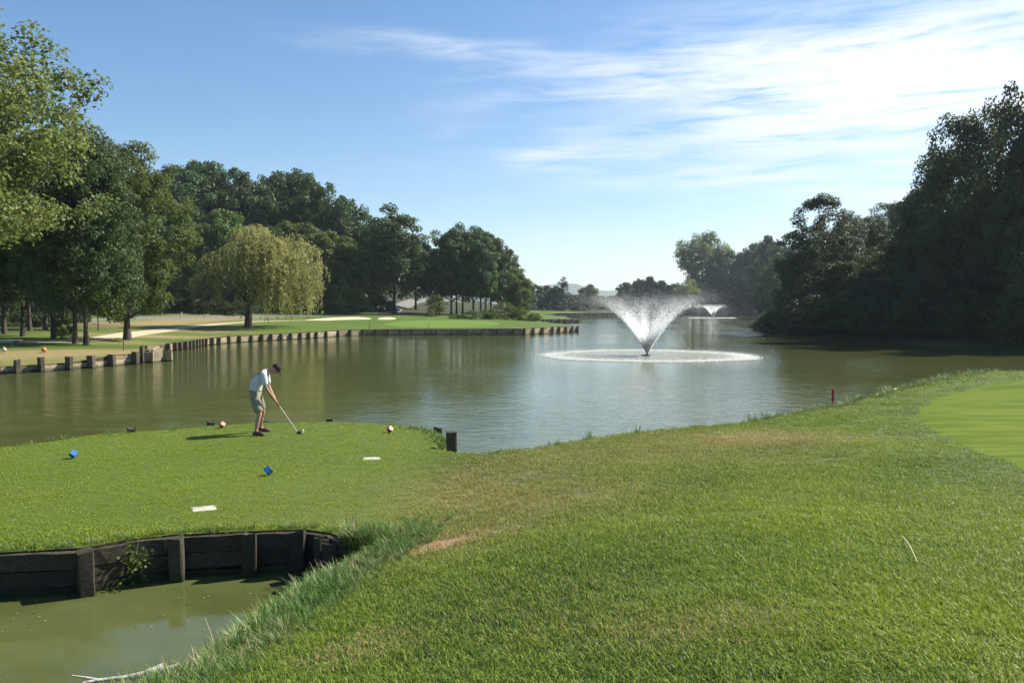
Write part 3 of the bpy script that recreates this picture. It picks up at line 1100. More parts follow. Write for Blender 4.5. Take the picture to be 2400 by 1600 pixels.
def make_tree(seed, Ht, Rd, z0, shape, nclump, nleaf, leaf, clump, lmat, bmat, trunk_r, limbs=14, squash=.7, lean=(0, 0), sparse=.0, tintbias=0.0):
    """returns (trunk mesh, crown mesh) for a tree standing on the origin"""
    r = np.random.default_rng(seed)
    ch = Ht - z0
    ts = r.uniform(0, 1, nclump * 4)
    pr = prof(shape, ts)
    ts = ts[r.uniform(0, 1, len(ts)) < pr][:nclump]
    pr = prof(shape, ts)
    n = len(ts)
    azm = r.uniform(0, 2 * np.pi, n)
    ph = r.uniform(0, 6.28, 6)
    lob = 1 + .16 * np.sin(2 * azm + ph[0] + 3 * ts) + .13 * np.sin(3 * azm + ph[1] - 5 * ts) + .10 * np.sin(5 * azm + ph[2] + 9 * ts)
    rad = Rd * pr * lob * np.clip(r.beta(2.6, 1.0, n), .15, 1)
    hz = z0 + ch * (ts + .05 * np.sin(2 * azm + ph[3]) * (1 - ts))
    C = np.stack([rad * np.cos(azm) + lean[0] * ts, rad * np.sin(azm) + lean[1] * ts, hz], 1)
    cs = clump * r.uniform(.65, 1.35, n)
    C[:, 2] = np.maximum(C[:, 2], z0 * .6 + cs * .4)
    k = np.maximum(6, (nleaf * cs ** 2 / np.sum(cs ** 2))).astype(int)
    idx = np.repeat(np.arange(n), k)
    m = len(idx)
    dr = unit(r.normal(size=(m, 3)) + np.array([0, 0, .25]))
    u = r.uniform(0, 1, m) ** .42
    axis_c = np.stack([np.zeros(n), np.zeros(n), z0 + ch * (.25 + .5 * ts)], 1)
    outc = unit(C - axis_c)
    pos = C[idx] + dr * (cs[idx] * u)[:, None] * np.array([1, 1, squash])
    pos[:, 2] = np.maximum(pos[:, 2], .12)
    od = unit(dr * .8 + outc[idx] * .5)
    v, f = leaves(pos, od, leaf, r)
    me = mesh_np('crown', v, f, lmat)
    tint = np.clip(r.uniform(0, 1, n)[idx] * .55 + r.uniform(0, 1, m) * .45 + tintbias, 0, 1)
    face_attr(me, 'tint', tint)
    # trunk and limbs
    lines = []
    zt = z0 + ch * .62
    q = np.linspace(0, 1, 9)
    bend = r.uniform(-.35, .35, 2)
    tx = lean[0] * q * .5 + bend[0] * np.sin(q * 3) * .5
    ty = lean[1] * q * .5 + bend[1] * np.sin(q * 2.4) * .5
    rr = trunk_r * (1 - .8 * q) * (1 + .55 * np.exp(-q * 22))
    lines.append((np.stack([tx, ty, -.35 + (zt + .35) * q], 1), rr))
    pick = r.choice(n, min(limbs, n), replace=False)
    for i in pick:
        c = C[i]
        s0 = np.clip((c[2] - .9 * math.hypot(c[0], c[1])) / zt, max(.18, z0 / zt * .7), .95)
        a = np.array([np.interp(s0, q, tx), np.interp(s0, q, ty), -.35 + (zt + .35) * s0])
        w_ = np.linspace(0, 1, 5)[:, None]
        mid = a * (1 - w_) + c * w_ + np.array([0, 0, -.06]) * np.linalg.norm(c - a) * np.sin(w_ * np.pi) + r.normal(size=(5, 3)) * .12 * np.sin(w_ * np.pi)
        r0 = np.interp(s0, q, rr) * r.uniform(.35, .55)
        lines.append((mid, r0 * np.linspace(1, .18, 5)))
    V, Fq = tubes(lines, 6)
    tm = mesh_np('trunk', V, Fq, bmat, True)
    return tm, me


def make_willow(seed, Ht, Rd, lmat, bmat, trunk_r, nstr=820, per=44):
    r = np.random.default_rng(seed)
    heads = []
    # umbrella heads the strands hang from
    nh = 30
    for i in range(nh):
        a = r.uniform(0, 6.28)
        rr_ = Rd * math.sqrt(r.uniform(0.0, .80))
        hh = Ht * (1 - .50 * (rr_ / Rd) ** 1.8) * r.uniform(.62, 1.0) - .6
        heads.append((rr_ * math.cos(a), rr_ * math.sin(a), hh, Rd * r.uniform(.17, .36)))
    P_, D_, T_, S_ = [], [], [], []
    for s in range(nstr):
        hx, hy, hh, hr = heads[r.integers(nh)]
        th = r.uniform(0, 6.28)
        er = hr * math.sqrt(r.uniform(.05, 1.0))
        L = r.uniform(1.2, 4.2) if r.uniform() < .75 else r.uniform(3.5, 7.5)
        z_top = hh + hr * .45 * (1 - (er / hr) ** 2)
        L = min(L, z_top - r.uniform(.7, 2.0))
        t = np.linspace(0, 1, per) + r.uniform(-.01, .01, per)
        out = er + (.45 * np.sqrt(np.clip(t, 0, 1)) + .12 * t) * r.uniform(.6, 1.3)
        x = hx + np.cos(th) * out + r.normal(size=per) * .15
        y = hy + np.sin(th) * out + r.normal(size=per) * .15
        z = z_top - L * t ** 1.35 + r.normal(size=per) * .05
        P_.append(np.stack([x, y, z], 1))
        D_.append(np.tile([math.cos(th), math.sin(th), .25], (per, 1)))
        S_.append(np.stack([np.cos(th) * .35 * (1 - t), np.sin(th) * .35 * (1 - t), -np.ones(per)], 1) + r.normal(size=(per, 3)) * .55)
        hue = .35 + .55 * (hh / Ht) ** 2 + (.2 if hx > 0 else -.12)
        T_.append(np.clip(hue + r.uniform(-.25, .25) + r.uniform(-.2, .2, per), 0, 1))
    for hx, hy, hh, hr in heads:
        m = 110
        dr = unit(r.normal(size=(m, 3)) + np.array([0, 0, .5]))
        P_.append(np.array([hx, hy, hh]) + dr * (hr * 1.05 * r.uniform(.3, 1, m) ** .5)[:, None] * np.array([1, 1, .62]))
        D_.append(dr)
        S_.append(unit(r.normal(size=(m, 3))) + np.array([0, 0, -.9]))
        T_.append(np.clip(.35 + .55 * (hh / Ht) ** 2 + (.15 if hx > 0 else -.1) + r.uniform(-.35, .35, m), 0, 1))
    pos, od, sp, ti = map(np.concatenate, (P_, D_, S_, T_))
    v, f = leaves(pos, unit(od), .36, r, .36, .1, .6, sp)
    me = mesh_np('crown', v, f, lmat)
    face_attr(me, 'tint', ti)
    lines = [(np.array([[0, 0, -.3], [0, .02, .5], [.12, 0, 1.6], [.25, .05, 2.9]]), np.array([1.25, 1.0, .9, .8]) * trunk_r)]
    for hx, hy, hh, hr in heads:
        w_ = np.linspace(0, 1, 6)[:, None]
        a, c = np.array([.22, .04, 2.6]), np.array([hx, hy, hh])
        mid = a * (1 - w_) + c * w_ + np.array([0, 0, .16]) * np.linalg.norm(c - a) * np.sin(w_ * np.pi)
        lines.append((mid, trunk_r * .42 * np.linspace(1, .12, 6)))
    V, Fq = tubes(lines, 7)
    return mesh_np('trunk', V, Fq, bmat, True), me


M['lf_dark'] = leaf_mat('oak_leaves', (0.034, 0.072, 0.024), (0.092, 0.152, 0.044), .34)
M['lf_mid'] = leaf_mat('green_leaves', (0.050, 0.095, 0.022), (0.155, 0.220, 0.046), .40)
M['lf_light'] = leaf_mat('poplar_leaves', (0.062, 0.098, 0.026), (0.195, 0.228, 0.062), .40, .5, .22)
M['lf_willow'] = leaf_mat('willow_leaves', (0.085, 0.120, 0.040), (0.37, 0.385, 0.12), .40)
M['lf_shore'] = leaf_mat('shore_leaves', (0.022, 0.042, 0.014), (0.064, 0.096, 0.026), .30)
M['lf_yellow'] = leaf_mat('young_leaves', (0.055, 0.085, 0.02), (0.13, 0.16, 0.035), .35)

VAR = {}
def variants(key, n, args):
    VAR[key] = []
    for i in range(n):
        VAR[key].append((make_tree(seed=hash_(key) + i * 17, **args), args['Ht'], args['Rd']))
def hash_(s):
    return sum(ord(c) * (i + 3) for i, c in enumerate(s))
variants('oak', 4, dict(Ht=16, Rd=5.6, z0=3.0, shape='oak', nclump=140, nleaf=17000, leaf=.44, clump=1.2, lmat=M['lf_dark'], bmat=M['bark'], trunk_r=.30))
variants('mid', 3, dict(Ht=14, Rd=5.0, z0=1.6, shape='oak', nclump=130, nleaf=16000, leaf=.42, clump=1.15, lmat=M['lf_mid'], bmat=M['bark'], trunk_r=.24))
variants('tall', 2, dict(Ht=18, Rd=4.6, z0=4.2, shape='tall', nclump=140, nleaf=17000, leaf=.42, clump=1.1, lmat=M['lf_dark'], bmat=M['bark'], trunk_r=.26))
variants('shore', 3, dict(Ht=17, Rd=6.5, z0=.5, shape='shore', nclump=210, nleaf=28000, leaf=.34, clump=1.25, lmat=M['lf_shore'], bmat=M['bark'], trunk_r=.35, limbs=24))
variants('far', 3, dict(Ht=14, Rd=6.0, z0=.3, shape='oak', nclump=110, nleaf=9000, leaf=.75, clump=1.4, lmat=M['lf_dark'], bmat=M['bark'], trunk_r=.3))
variants('shrubbery', 3, dict(Ht=5, Rd=4.4, z0=.1, shape='bush', nclump=110, nleaf=9000, leaf=.30, clump=.8, lmat=M['lf_shore'], bmat=M['bark'], trunk_r=.1, limbs=12))
variants('vase', 1, dict(Ht=30, Rd=8.5, z0=3, shape='vase', nclump=190, nleaf=19000, leaf=.70, clump=1.7, lmat=M['lf_mid'], bmat=M['bark'], trunk_r=.6, squash=1.3))
variants('column', 1, dict(Ht=24, Rd=2.0, z0=1, shape='column', nclump=90, nleaf=5000, leaf=.5, clump=.8, lmat=M['lf_dark'], bmat=M['bark'], trunk_r=.4, squash=1.3))
variants('bush', 3, dict(Ht=3.0, Rd=2.4, z0=.1, shape='bush', nclump=60, nleaf=3600, leaf=.22, clump=.55, lmat=M['lf_mid'], bmat=M['bark'], trunk_r=.06, limbs=8))
variants('young', 2, dict(Ht=6, Rd=2.0, z0=1.0, shape='oak', nclump=60, nleaf=4000, leaf=.24, clump=.6, lmat=M['lf_yellow'], bmat=M['bark'], trunk_r=.07, limbs=10))

_rot = random.Random(3)


def plant(name, meshes, Ht, Rd, px, d, top, wpx, label, group=None, cat='tree', rz=None, base=None):
    """tree whose foot is d metres ahead in photo column px; top / width in photo pixels give its size"""
    x, y = (px - CX) / F * d, d
    z = H(x, y) if base is None else base
    h = CAMZ + (HOR - top) * d / F - z
    rad = wpx / 2 * d / F
    o = empty(name, (x, y, z), _rot.uniform(0, 6.28) if rz is None else rz)
    tag(o, label, cat, group)
    s = (rad / Rd, rad / Rd, h / Ht)
    obj('trunk', meshes[0], o, scl=s)
    obj('crown', meshes[1], o, scl=s)
    return o


def pv(key, i, name, px, d, top, wpx, label, group=None, cat='tree', rz=None):
    ms, Ht, Rd = VAR[key][i % len(VAR[key])]
    return plant(name, ms, Ht, Rd, px, d, top, wpx, label, group, cat, rz)


# --- hero trees of the left bank
t1 = make_tree(501, 19, 8.2, 6.6, 'oak', 340, 48000, .25, 1.0, M['lf_light'], M['bark_l'], .33, 40, .75, tintbias=.08)
plant('poplar_tree', t1, 19, 8.2, -195, 41, -25, 800, 'tall pale-leaved poplar reaching into the frame at the upper left', None, rz=.6)
t2 = make_tree(502, 16, 5.2, 2.4, 'oak', 240, 40000, .25, .9, M['lf_mid'], M['bark'], .30, 26, .75)
plant('oak_tree', t2, 16, 5.2, 298, 60, 345, 270, 'green oak with thick ivy-clad trunk standing beside the gravel path', None, rz=1.2)
t3 = make_tree(503, 16, 5.0, 3.6, 'tall', 220, 34000, .25, .9, M['lf_dark'], M['bark'], .22, 24, .75)
t4 = make_tree(504, 17, 5.0, 3.4, 'oak', 220, 34000, .25, .95, M['lf_dark'], M['bark'], .22, 24, .75)
plant('oak_tree', t3, 16, 5.0, 175, 54, 318, 250, 'left of two slim dark trunks standing close together by the path', None, rz=.4)
plant('oak_tree', t4, 17, 5.0, 201, 53.3, 302, 235, 'right of two slim dark trunks standing close together by the path', None, rz=2.0)
for i, (px, d, top, wd) in enumerate([(52, 63, 330, 230), (70, 72, 350, 200), (106, 74, 345, 200), (124, 59, 330, 210), (10, 66, 330, 230), (-60, 60, 330, 240)]):
    plant('oak_tree', (t3, t4)[i % 2], (16, 17)[i % 2], 5.0, px, d, top, wd, 'dark shaded tree in the grove at the left edge behind the twin trunks', 'trees in the shaded grove at the left')
for i, (px, d, top, wd) in enumerate([(18, 86, 420, 170), (88, 92, 430, 160), (150, 96, 440, 150), (-50, 84, 420, 170)]):
    plant('oak_tree', (t4, t3)[i % 2], (17, 16)[i % 2], 5.0, px, d, top, wd, 'dark tree at the back of the grove at the left edge near the road', 'trees at the back of the left grove')
for i, (px, d, top, wd) in enumerate([(-30, 98, 690, 110), (25, 100, 684, 110), (80, 102, 692, 100), (130, 101, 688, 100), (178, 104, 700, 70), (-10, 80, 722, 80), (48, 84, 728, 70), (98, 82, 732, 60)]):
    ms, Ht, Rd = VAR['shrubbery'][i % 3]
    plant('shrub', ms, Ht, Rd, px, d, top, wd, 'dark shrub in the shade between the trunks of the left grove', 'shrubs under the left grove', 'shrub')
pv('young', 0, 'young_tree', 230, 76, 600, 90, 'thin young tree with bare stem on the dry bank left of the oak')
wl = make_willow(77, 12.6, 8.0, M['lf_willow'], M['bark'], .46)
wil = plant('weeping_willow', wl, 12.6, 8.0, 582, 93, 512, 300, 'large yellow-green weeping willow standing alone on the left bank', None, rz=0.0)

for c in wil.children:
    if c.name.startswith('crown'):
        c.location.x = 1.3
# --- wood on the hillside behind the left bank
BACKROW = 'trees of the wooded hillside behind the left bank'
for i, (px, d, top, wd) in enumerate([(-40, 150, 390, 150), (40, 146, 395, 150), (120, 150, 400, 150), (200, 148, 405, 150), (285, 147, 420, 150), (365, 150, 418, 150), (440, 158, 396, 150), (505, 162, 390, 140),
                                      (560, 160, 405, 130), (615, 160, 440, 120), (655, 165, 408, 140), (715, 165, 412, 130), (768, 163, 438, 120), (815, 160, 470, 110), (330, 178, 400, 150), (470, 182, 386, 150), (690, 186, 405, 150), (600, 184, 428, 140), (840, 166, 492, 110)]):
    pv('oak', i, 'oak_tree', px, d, top, wd, {6: 'leftmost rounded tree top on the skyline right of the grove', 7: 'highest rounded tree top on the skyline left of the willow', 8: 'rounded skyline tree just left of the dip above the willow', 9: 'lower tree in the skyline dip above the willow',
        10: 'high skyline tree just right of the dip above the willow', 11: 'high skyline tree above the right half of the willow', 12: 'skyline tree where the wooded ridge starts to fall to the right', 13: 'lower skyline tree on the falling end of the wooded ridge', 18: 'last skyline tree of the ridge left of the big bare-trunked tree'}.get(i, 'dense dark tree filling the wooded hillside behind the grove and willow'), BACKROW)
FRONT = 'trees at the foot of the wooded hillside'
for i, (px, d, top, wd) in enumerate([(330, 138, 520, 130), (410, 139, 500, 140), (475, 140, 520, 110), (530, 142, 500, 130), (690, 148, 520, 130), (750, 150, 540, 120), (805, 152, 560, 110), (60, 136, 540, 150), (140, 138, 560, 140), (0, 138, 560, 150), (250, 147, 560, 130)]):
    pv('mid', i, 'broadleaf_tree', px, d, top, wd, 'lighter green tree at the foot of the hillside wood behind the road', FRONT)
pv('tall', 0, 'oak_tree', 923, 150, 492, 155, 'big dark tree with bare trunk right of the sand bunkers')
pv('oak', 1, 'oak_tree', 878, 158, 520, 120, 'dark tree just left of the big bare-trunked tree by the bunkers')
pv('oak', 2, 'oak_tree', 975, 185, 560, 110, 'dark tree behind the gap where the road climbs')
pv('bush', 0, 'shrub', 815, 146, 655, 95, 'bright green shrub right of the willow at the wood edge', cat='shrub')
pv('bush', 1, 'shrub', 770, 147, 672, 70, 'small green shrub touching the willow on its right', cat='shrub')
POINT = 'tall dark trees in the stand on the far point'
for i, (px, d, top, wd) in enumerate([(1030, 165, 548, 95), (1058, 150, 540, 90), (1084, 152, 533, 95), (1110, 158, 536, 90), (1126, 150, 545, 85), (1150, 156, 548, 90), (1176, 160, 575, 80), (1195, 170, 608, 70), (1070, 170, 545, 90), (1138, 172, 545, 90)]):
    pv('tall', i, 'oak_tree', px, d, top, wd, {0: 'leftmost tall dark tree in the stand on the far point', 2: 'tallest dark tree in the middle of the stand on the far point', 6: 'shorter dark tree on the sloping right shoulder of the far stand', 7: 'lowest dark tree at the right end of the far stand'}.get(i, 'tall dark tree inside the stand on the far point left of the fountain'), POINT)
pv('mid', 1, 'broadleaf_tree', 1214, 150, 640, 70, 'lower rounded tree at the lake end of the stand on the far point')
pv('young', 1, 'young_tree', 1022, 138, 690, 48, 'small bright young tree in front of the far stand of trees', cat='tree')
for i, (px, py, top, wd, lb) in enumerate([(1068, 747, 735, 30, 'lowest grey-green bush under the far stand of trees'), (1105, 747, 728, 56, 'grey-green bush under the trunks of the far stand'), (1145, 748, 722, 52, 'bush in the middle of the row under the far stand'),
                                           (1182, 749, 708, 70, 'tallest bush of the row at the end of the far stand'), (1222, 751, 722, 60, 'rounded bush at the lake end of the far stand'), (1252, 753, 733, 38, 'last small bush at the edge of the far green near the water'),
                                           (150, 793, 735, 52, 'dark green bush between the trunks at the left'), (1010, 742, 725, 26, 'small bush beside the bright young tree on the far bank')]):
    g = G(px, py)
    pv('bush', i, 'shrub', px, g[1], top, wd, lb, cat='shrub')
# --- far end of the lake
FARL = 'hazy trees at the far left end of the lake'
for i, (px, d, top, wd) in enumerate([(1232, 330, 676, 50), (1256, 335, 668, 48), (1280, 340, 672, 50), (1302, 338, 672, 44), (1340, 350, 690, 40), (1362, 352, 700, 36), (1404, 380, 694, 48), (1436, 390, 694, 48), (1350, 395, 692, 46), (1384, 396, 690, 46), (1420, 392, 698, 46), (1452, 396, 690, 46)]):
    pv('far', i, 'oak_tree', px, d, top, wd, 'hazy blue-green tree on the farthest bank left of the fountain', FARL)
pv('column', 0, 'poplar_tree', 1320, 336, 650, 24, 'slim pointed poplar rising above the farthest trees')
pv('vase', 0, 'broadleaf_tree', 1380, 345, 667, 46, 'small feathery tree just left of the fountain spray')
FARM = 'trees behind the fountain at the end of the lake'
for i, (px, d, top, wd) in enumerate([(1468, 400, 664, 50), (1492, 410, 656, 46), (1520, 402, 652, 54), (1550, 398, 660, 52), (1580, 408, 668, 60)]):
    pv('far', i, 'oak_tree', px, d, top, wd, 'dark rounded tree directly behind the fountain spray', FARM)
plant('weeping_willow', wl, 12.6, 8.0, 1625, 396, 652, 130, 'far green weeping willow beside the second fountain', None, rz=2.2)
pv('vase', 0, 'poplar_tree', 1645, 412, 547, 118, 'tall fan-shaped poplar above the far willow', rz=1.0)
FARR = 'trees along the far right shore'
for i, (px, d, top, wd) in enumerate([(1700, 400, 592, 80), (1738, 390, 588, 80), (1772, 385, 578, 80), (1680, 396, 640, 70), (1730, 378, 640, 80), (1775, 372, 630, 80), (1800, 350, 560, 80), (1830, 300, 575, 90), (1815, 260, 620, 90)]):
    pv('far', i, 'broadleaf_tree', px, d, top, wd, {0: 'green tree just right of the tall fan-shaped poplar', 2: 'green tree on the far shore left of the leaning shore tree', 6: 'tall green tree half hidden behind the leaning shore tree'}.get(i, 'green tree on the far right shore beyond the second fountain'), FARR)
# --- the dark wood on the right shore
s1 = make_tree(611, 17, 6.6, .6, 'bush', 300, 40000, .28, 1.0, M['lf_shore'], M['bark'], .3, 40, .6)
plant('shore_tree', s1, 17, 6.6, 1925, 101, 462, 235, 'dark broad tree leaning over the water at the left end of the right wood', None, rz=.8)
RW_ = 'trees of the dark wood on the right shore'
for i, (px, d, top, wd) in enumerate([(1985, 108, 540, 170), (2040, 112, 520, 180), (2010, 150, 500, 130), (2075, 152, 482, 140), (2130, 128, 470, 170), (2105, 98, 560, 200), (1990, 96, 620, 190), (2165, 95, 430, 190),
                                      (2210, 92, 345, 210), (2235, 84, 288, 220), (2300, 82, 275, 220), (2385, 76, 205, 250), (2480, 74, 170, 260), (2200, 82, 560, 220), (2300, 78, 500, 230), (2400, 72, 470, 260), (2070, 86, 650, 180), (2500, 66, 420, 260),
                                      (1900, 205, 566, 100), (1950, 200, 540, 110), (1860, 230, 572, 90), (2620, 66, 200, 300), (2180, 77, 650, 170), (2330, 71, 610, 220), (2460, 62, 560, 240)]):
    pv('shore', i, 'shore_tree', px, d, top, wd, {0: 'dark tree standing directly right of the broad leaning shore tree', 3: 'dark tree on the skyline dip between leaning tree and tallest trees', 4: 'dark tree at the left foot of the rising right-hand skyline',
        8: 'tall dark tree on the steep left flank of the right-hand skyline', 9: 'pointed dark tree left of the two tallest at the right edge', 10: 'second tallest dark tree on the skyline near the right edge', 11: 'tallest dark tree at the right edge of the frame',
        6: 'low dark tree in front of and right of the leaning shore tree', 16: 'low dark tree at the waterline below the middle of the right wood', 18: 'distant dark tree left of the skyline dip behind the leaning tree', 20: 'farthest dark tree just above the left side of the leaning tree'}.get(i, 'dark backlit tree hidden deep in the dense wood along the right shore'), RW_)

SHRB = 'low shrubs along the edge of the right wood'
shl = np.array([(112, 366), (92, 286), (67.5, 196), (47.5, 129), (37.5, 105), (31.5, 97), (36.5, 87), (40.2, 72.5), (48.5, 63.5), (58, 60)])
for i, (f, hh, rr_) in enumerate([(3.25, 5, 5), (3.55, 5, 5), (3.8, 4.5, 4.5), (4.05, 4, 4), (4.4, 4, 3.6), (4.75, 3, 3), (5.1, 3, 3), (5.5, 4, 3.2), (5.9, 4, 3.2), (6.3, 4, 3.2), (6.6, 4, 3), (7.0, 4, 3), (7.3, 4, 3), (7.6, 4, 3), (7.9, 4, 3), (8.3, 4, 3)]):
    a, b = shl[int(f)], shl[min(int(f) + 1, len(shl) - 1)]
    q = a + (b - a) * (f - int(f))
    ms, Ht, Rd = VAR['shrubbery'][i % 3]
    o = empty('shrub', (float(q[0]), float(q[1]), H(*q)), i * 1.7)
    tag(o, 'low dark shrub hanging over the water under the right wood', 'shrub', SHRB)
    sc = (rr_ / Rd, rr_ / Rd, hh / Ht)
    obj('trunk', ms[0], o, scl=sc)
    obj('crown', ms[1], o, scl=sc)
HEDGE = 'undergrowth shrubs at the edge of the hillside wood'
for i, (px, d, top, wd) in enumerate([(x, 137 + (x % 7), 690 + (x * 13) % 22, 95) for x in range(-60, 640, 62) if x not in (188, 250)] + [(690, 150, 690, 90), (740, 151, 690, 90), (850, 158, 700, 80), (893, 165, 695, 80)]):
    ms, Ht, Rd = VAR['shrubbery'][i % 3]
    plant('shrub', ms, Ht, Rd, px, d, top, wd, 'dark shrub in the undergrowth at the wood edge behind the road', HEDGE, 'shrub')

# ------------------------------------------------------------------ grass
SRC = bpy.data.collections.new('grass_sources')      # only a source for the scattered turf


def tuft(name, n, rad, hmin, hmax, wid, curve, mat, seed, segs=2):
    r = np.random.default_rng(seed)
    V, Fc, T = [], [], []
    for i in range(n):
        a, rr_ = r.uniform(0, 6.28), rad * math.sqrt(r.uniform())
        bx, by = rr_ * math.cos(a), rr_ * math.sin(a)
        th = r.uniform(0, 6.28)
        dx, dy = math.cos(th), math.sin(th)
        h, cv, wd = r.uniform(hmin, hmax), r.uniform(.15, 1) * curve, wid * r.uniform(.7, 1.3)
        b = len(V)
        ti = r.uniform()
        for k in range(segs):
            t = k / segs
            z = h * (t - .35 * cv * t * t)
            o = h * cv * t * t * .9
            ww = wd * (1 - .55 * t) / 2
            V += [(bx + dx * o - dy * ww, by + dy * o + dx * ww, z), (bx + dx * o + dy * ww, by + dy * o - dx * ww, z)]
        V.append((bx + dx * h * cv * .9, by + dy * h * cv * .9, h * (1 - .35 * cv)))
        for k in range(segs - 1):
            q = b + 2 * k
            Fc += [(q, q + 1, q + 3), (q, q + 3, q + 2)]
        q = b + 2 * (segs - 1)
        Fc.append((q, q + 1, b + 2 * segs))
        T += [ti] * (2 * (segs - 1) + 1)
    me = mesh_np(name, V, Fc, mat)
    face_attr(me, 'tint', T)
    o = bpy.data.objects.new(name, me)
    return o


def scatter(name, pts, rot, scl, idx, tone, dry, coll):
    me = bpy.data.meshes.new(name)
    me.vertices.add(len(pts))
    me.vertices.foreach_set('co', np.asarray(pts, np.float32).ravel())
    me.update()
    point_attr(me, 'rot', np.asarray(rot, np.float32), 'FLOAT_VECTOR')
    point_attr(me, 'scl', np.asarray(scl, np.float32), 'FLOAT_VECTOR')
    point_attr(me, 'pick', np.asarray(idx, np.int32), 'INT')
    point_attr(me, 'tone', np.asarray(tone, np.float32))
    point_attr(me, 'dry', np.asarray(dry, np.float32))
    o = obj(name, me)
    ng = bpy.data.node_groups.new(name + '_scatter', 'GeometryNodeTree')
    ng.interface.new_socket('Geometry', in_out='INPUT', socket_type='NodeSocketGeometry')
    ng.interface.new_socket('Geometry', in_out='OUTPUT', socket_type='NodeSocketGeometry')
    N = ng.nodes
    gi, go = N.new('NodeGroupInput'), N.new('NodeGroupOutput')
    ci = N.new('GeometryNodeCollectionInfo')
    ci.inputs['Collection'].default_value = coll
    ci.inputs['Separate Children'].default_value = True
    ci.inputs['Reset Children'].default_value = True
    ip = N.new('GeometryNodeInstanceOnPoints')
    ip.inputs['Pick Instance'].default_value = True
    def na(nm, ty):
        a = N.new('GeometryNodeInputNamedAttribute')
        a.data_type = ty
        a.inputs['Name'].default_value = nm
        return a.outputs['Attribute']
    L = ng.links
    mp = N.new('GeometryNodeMeshToPoints')
    L.new(gi.outputs[0], mp.inputs[0])
    L.new(mp.outputs[0], ip.inputs['Points'])
    L.new(ci.outputs[0], ip.inputs['Instance'])
    L.new(na('pick', 'INT'), ip.inputs['Instance Index'])
    L.new(na('rot', 'FLOAT_VECTOR'), ip.inputs['Rotation'])
    L.new(na('scl', 'FLOAT_VECTOR'), ip.inputs['Scale'])
    L.new(ip.outputs[0], go.inputs[0])
    md = o.modifiers.new('scatter', 'NODES')
    md.node_group = ng
    return o


M['blade'] = blade_mat('grass_blades', (0.042, 0.102, 0.017), (0.212, 0.280, 0.024), (0.40, 0.31, 0.13), .35)
M['rough'] = blade_mat('rough_grass', (0.040, 0.100, 0.020), (0.110, 0.190, 0.034), (0.36, 0.30, 0.17), .25)
lawn_c = bpy.data.collections.new('lawn_tufts')
for i in range(6):
    lawn_c.objects.link(tuft('lawn_tuft_%d' % i, 46, .10, .022, .058, .0062, 1.25, M['blade'], 100 + i))
rough_c = bpy.data.collections.new('rough_tufts')
for i in range(5):
    rough_c.objects.link(tuft('rough_tuft_%d' % i, 26, .07, .10, .30, .0085, 1.1, M['rough'], 200 + i, 4))


def sample_wedge(r1, r2, dens, half=R(41)):
    n = int(half * (r2 ** 2 - r1 ** 2) * dens)
    r_ = np.sqrt(rng.uniform(r1 ** 2, r2 ** 2, n))
    a = rng.uniform(-half, half, n)
    return r_ * np.sin(a), r_ * np.cos(a)


XS, YS, SC = [], [], []
for r1, r2, dens, sc in ((2.4, 7, 230, 1.0), (7, 12, 130, 1.1), (12, 17, 90, 1.2), (17, 23, 50, 1.4), (23, 31, 18, 1.9), (31, 46, 9, 2.4)):
    a, b = sample_wedge(r1, r2, dens)
    XS.append(a); YS.append(b); SC.append(np.full(len(a), sc))
x, y, sc = map(np.concatenate, (XS, YS, SC))
sd, ty = shore(x, y)
keep = (sd > .06) & (y < 46)
for nm in ('putting_green', 'bare_soil'):
    for zp in ZONES[nm]:
        inside = in_poly(x, y, [q[:2] for q in zp])
        keep &= ~(inside & ((nm == 'putting_green') | (rng.uniform(size=len(x)) < .55)))
x, y, sc, sd = x[keep], y[keep], sc[keep], sd[keep]
tone, dry, _ = lawn_fields(x, y)
z = height(x, y)
tee = ss(-.4, -2.0, x) * ss(9.2, 10.4, y)
hs_ = (1 - .66 * tee) * (1 + .3 * vnoise(x, y, 3.0, 41)) * rng.uniform(.75, 1.25, len(x)) * (1 - .25 * np.clip(dry, 0, 1))
gp = np.array([q[:2] for q in ZONES['putting_green'][0]])
gd = np.full(len(x), 9.0)
for c0 in range(0, len(gp), 3):
    gd = np.minimum(gd, np.hypot(x - gp[c0, 0], y - gp[c0, 1]))
hs_ *= .55 + .45 * ss(.1, 2.2, gd)
tone = tone - .06 * ss(2.2, .6, gd)
hs_ *= np.where((sd < .35) & (tee > .2), 1.7, 1.0)
n = len(x)
rot = np.stack([rng.uniform(-.12, .12, n), rng.uniform(-.12, .12, n), rng.uniform(0, 6.28, n)], 1)
tag(scatter('lawn_grass', np.stack([x, y, z - .006], 1), rot, np.stack([sc, sc, sc ** .5 * hs_], 1), rng.integers(0, 6, n), tone + rng.normal(size=n) * .1, dry, lawn_c),
    'short mown grass covering the foreground bank and the tee', 'grass', kind='stuff')

# long grass: pond bank, weedy margins of the lake shore, edge of the tee
def band(n, x0, x1, y0, y1, lo, hi, p_fn=None):
    x, y = rng.uniform(x0, x1, n), rng.uniform(y0, y1, n)
    sd, ty = shore(x, y)
    k = (sd > lo) & (sd < hi)
    if p_fn is not None:
        k &= rng.uniform(size=n) < p_fn(x, y, sd, ty)
    return x[k], y[k], sd[k]
bands = []
x, y, sd = band(9000, -3.0, .2, 4.2, 9.6, -.04, 1.05, lambda x, y, sd, ty: np.clip(1.25 - sd * .9, .05, 1) * (x > -3.2))
bands.append((x, y, np.clip(1.05 - .65 * sd, .28, 1.05) * (1 + .45 * vnoise(x, y, 2.4, 61))))
def weedy(x, y, sd, ty):
    px = CX + F * x / np.maximum(y, .1)
    return np.where((px > 1750) & (px < 2020) | (px > 2060) & (px < 2350), 1.0, .10) * (ty == 0) * (px > 1090)
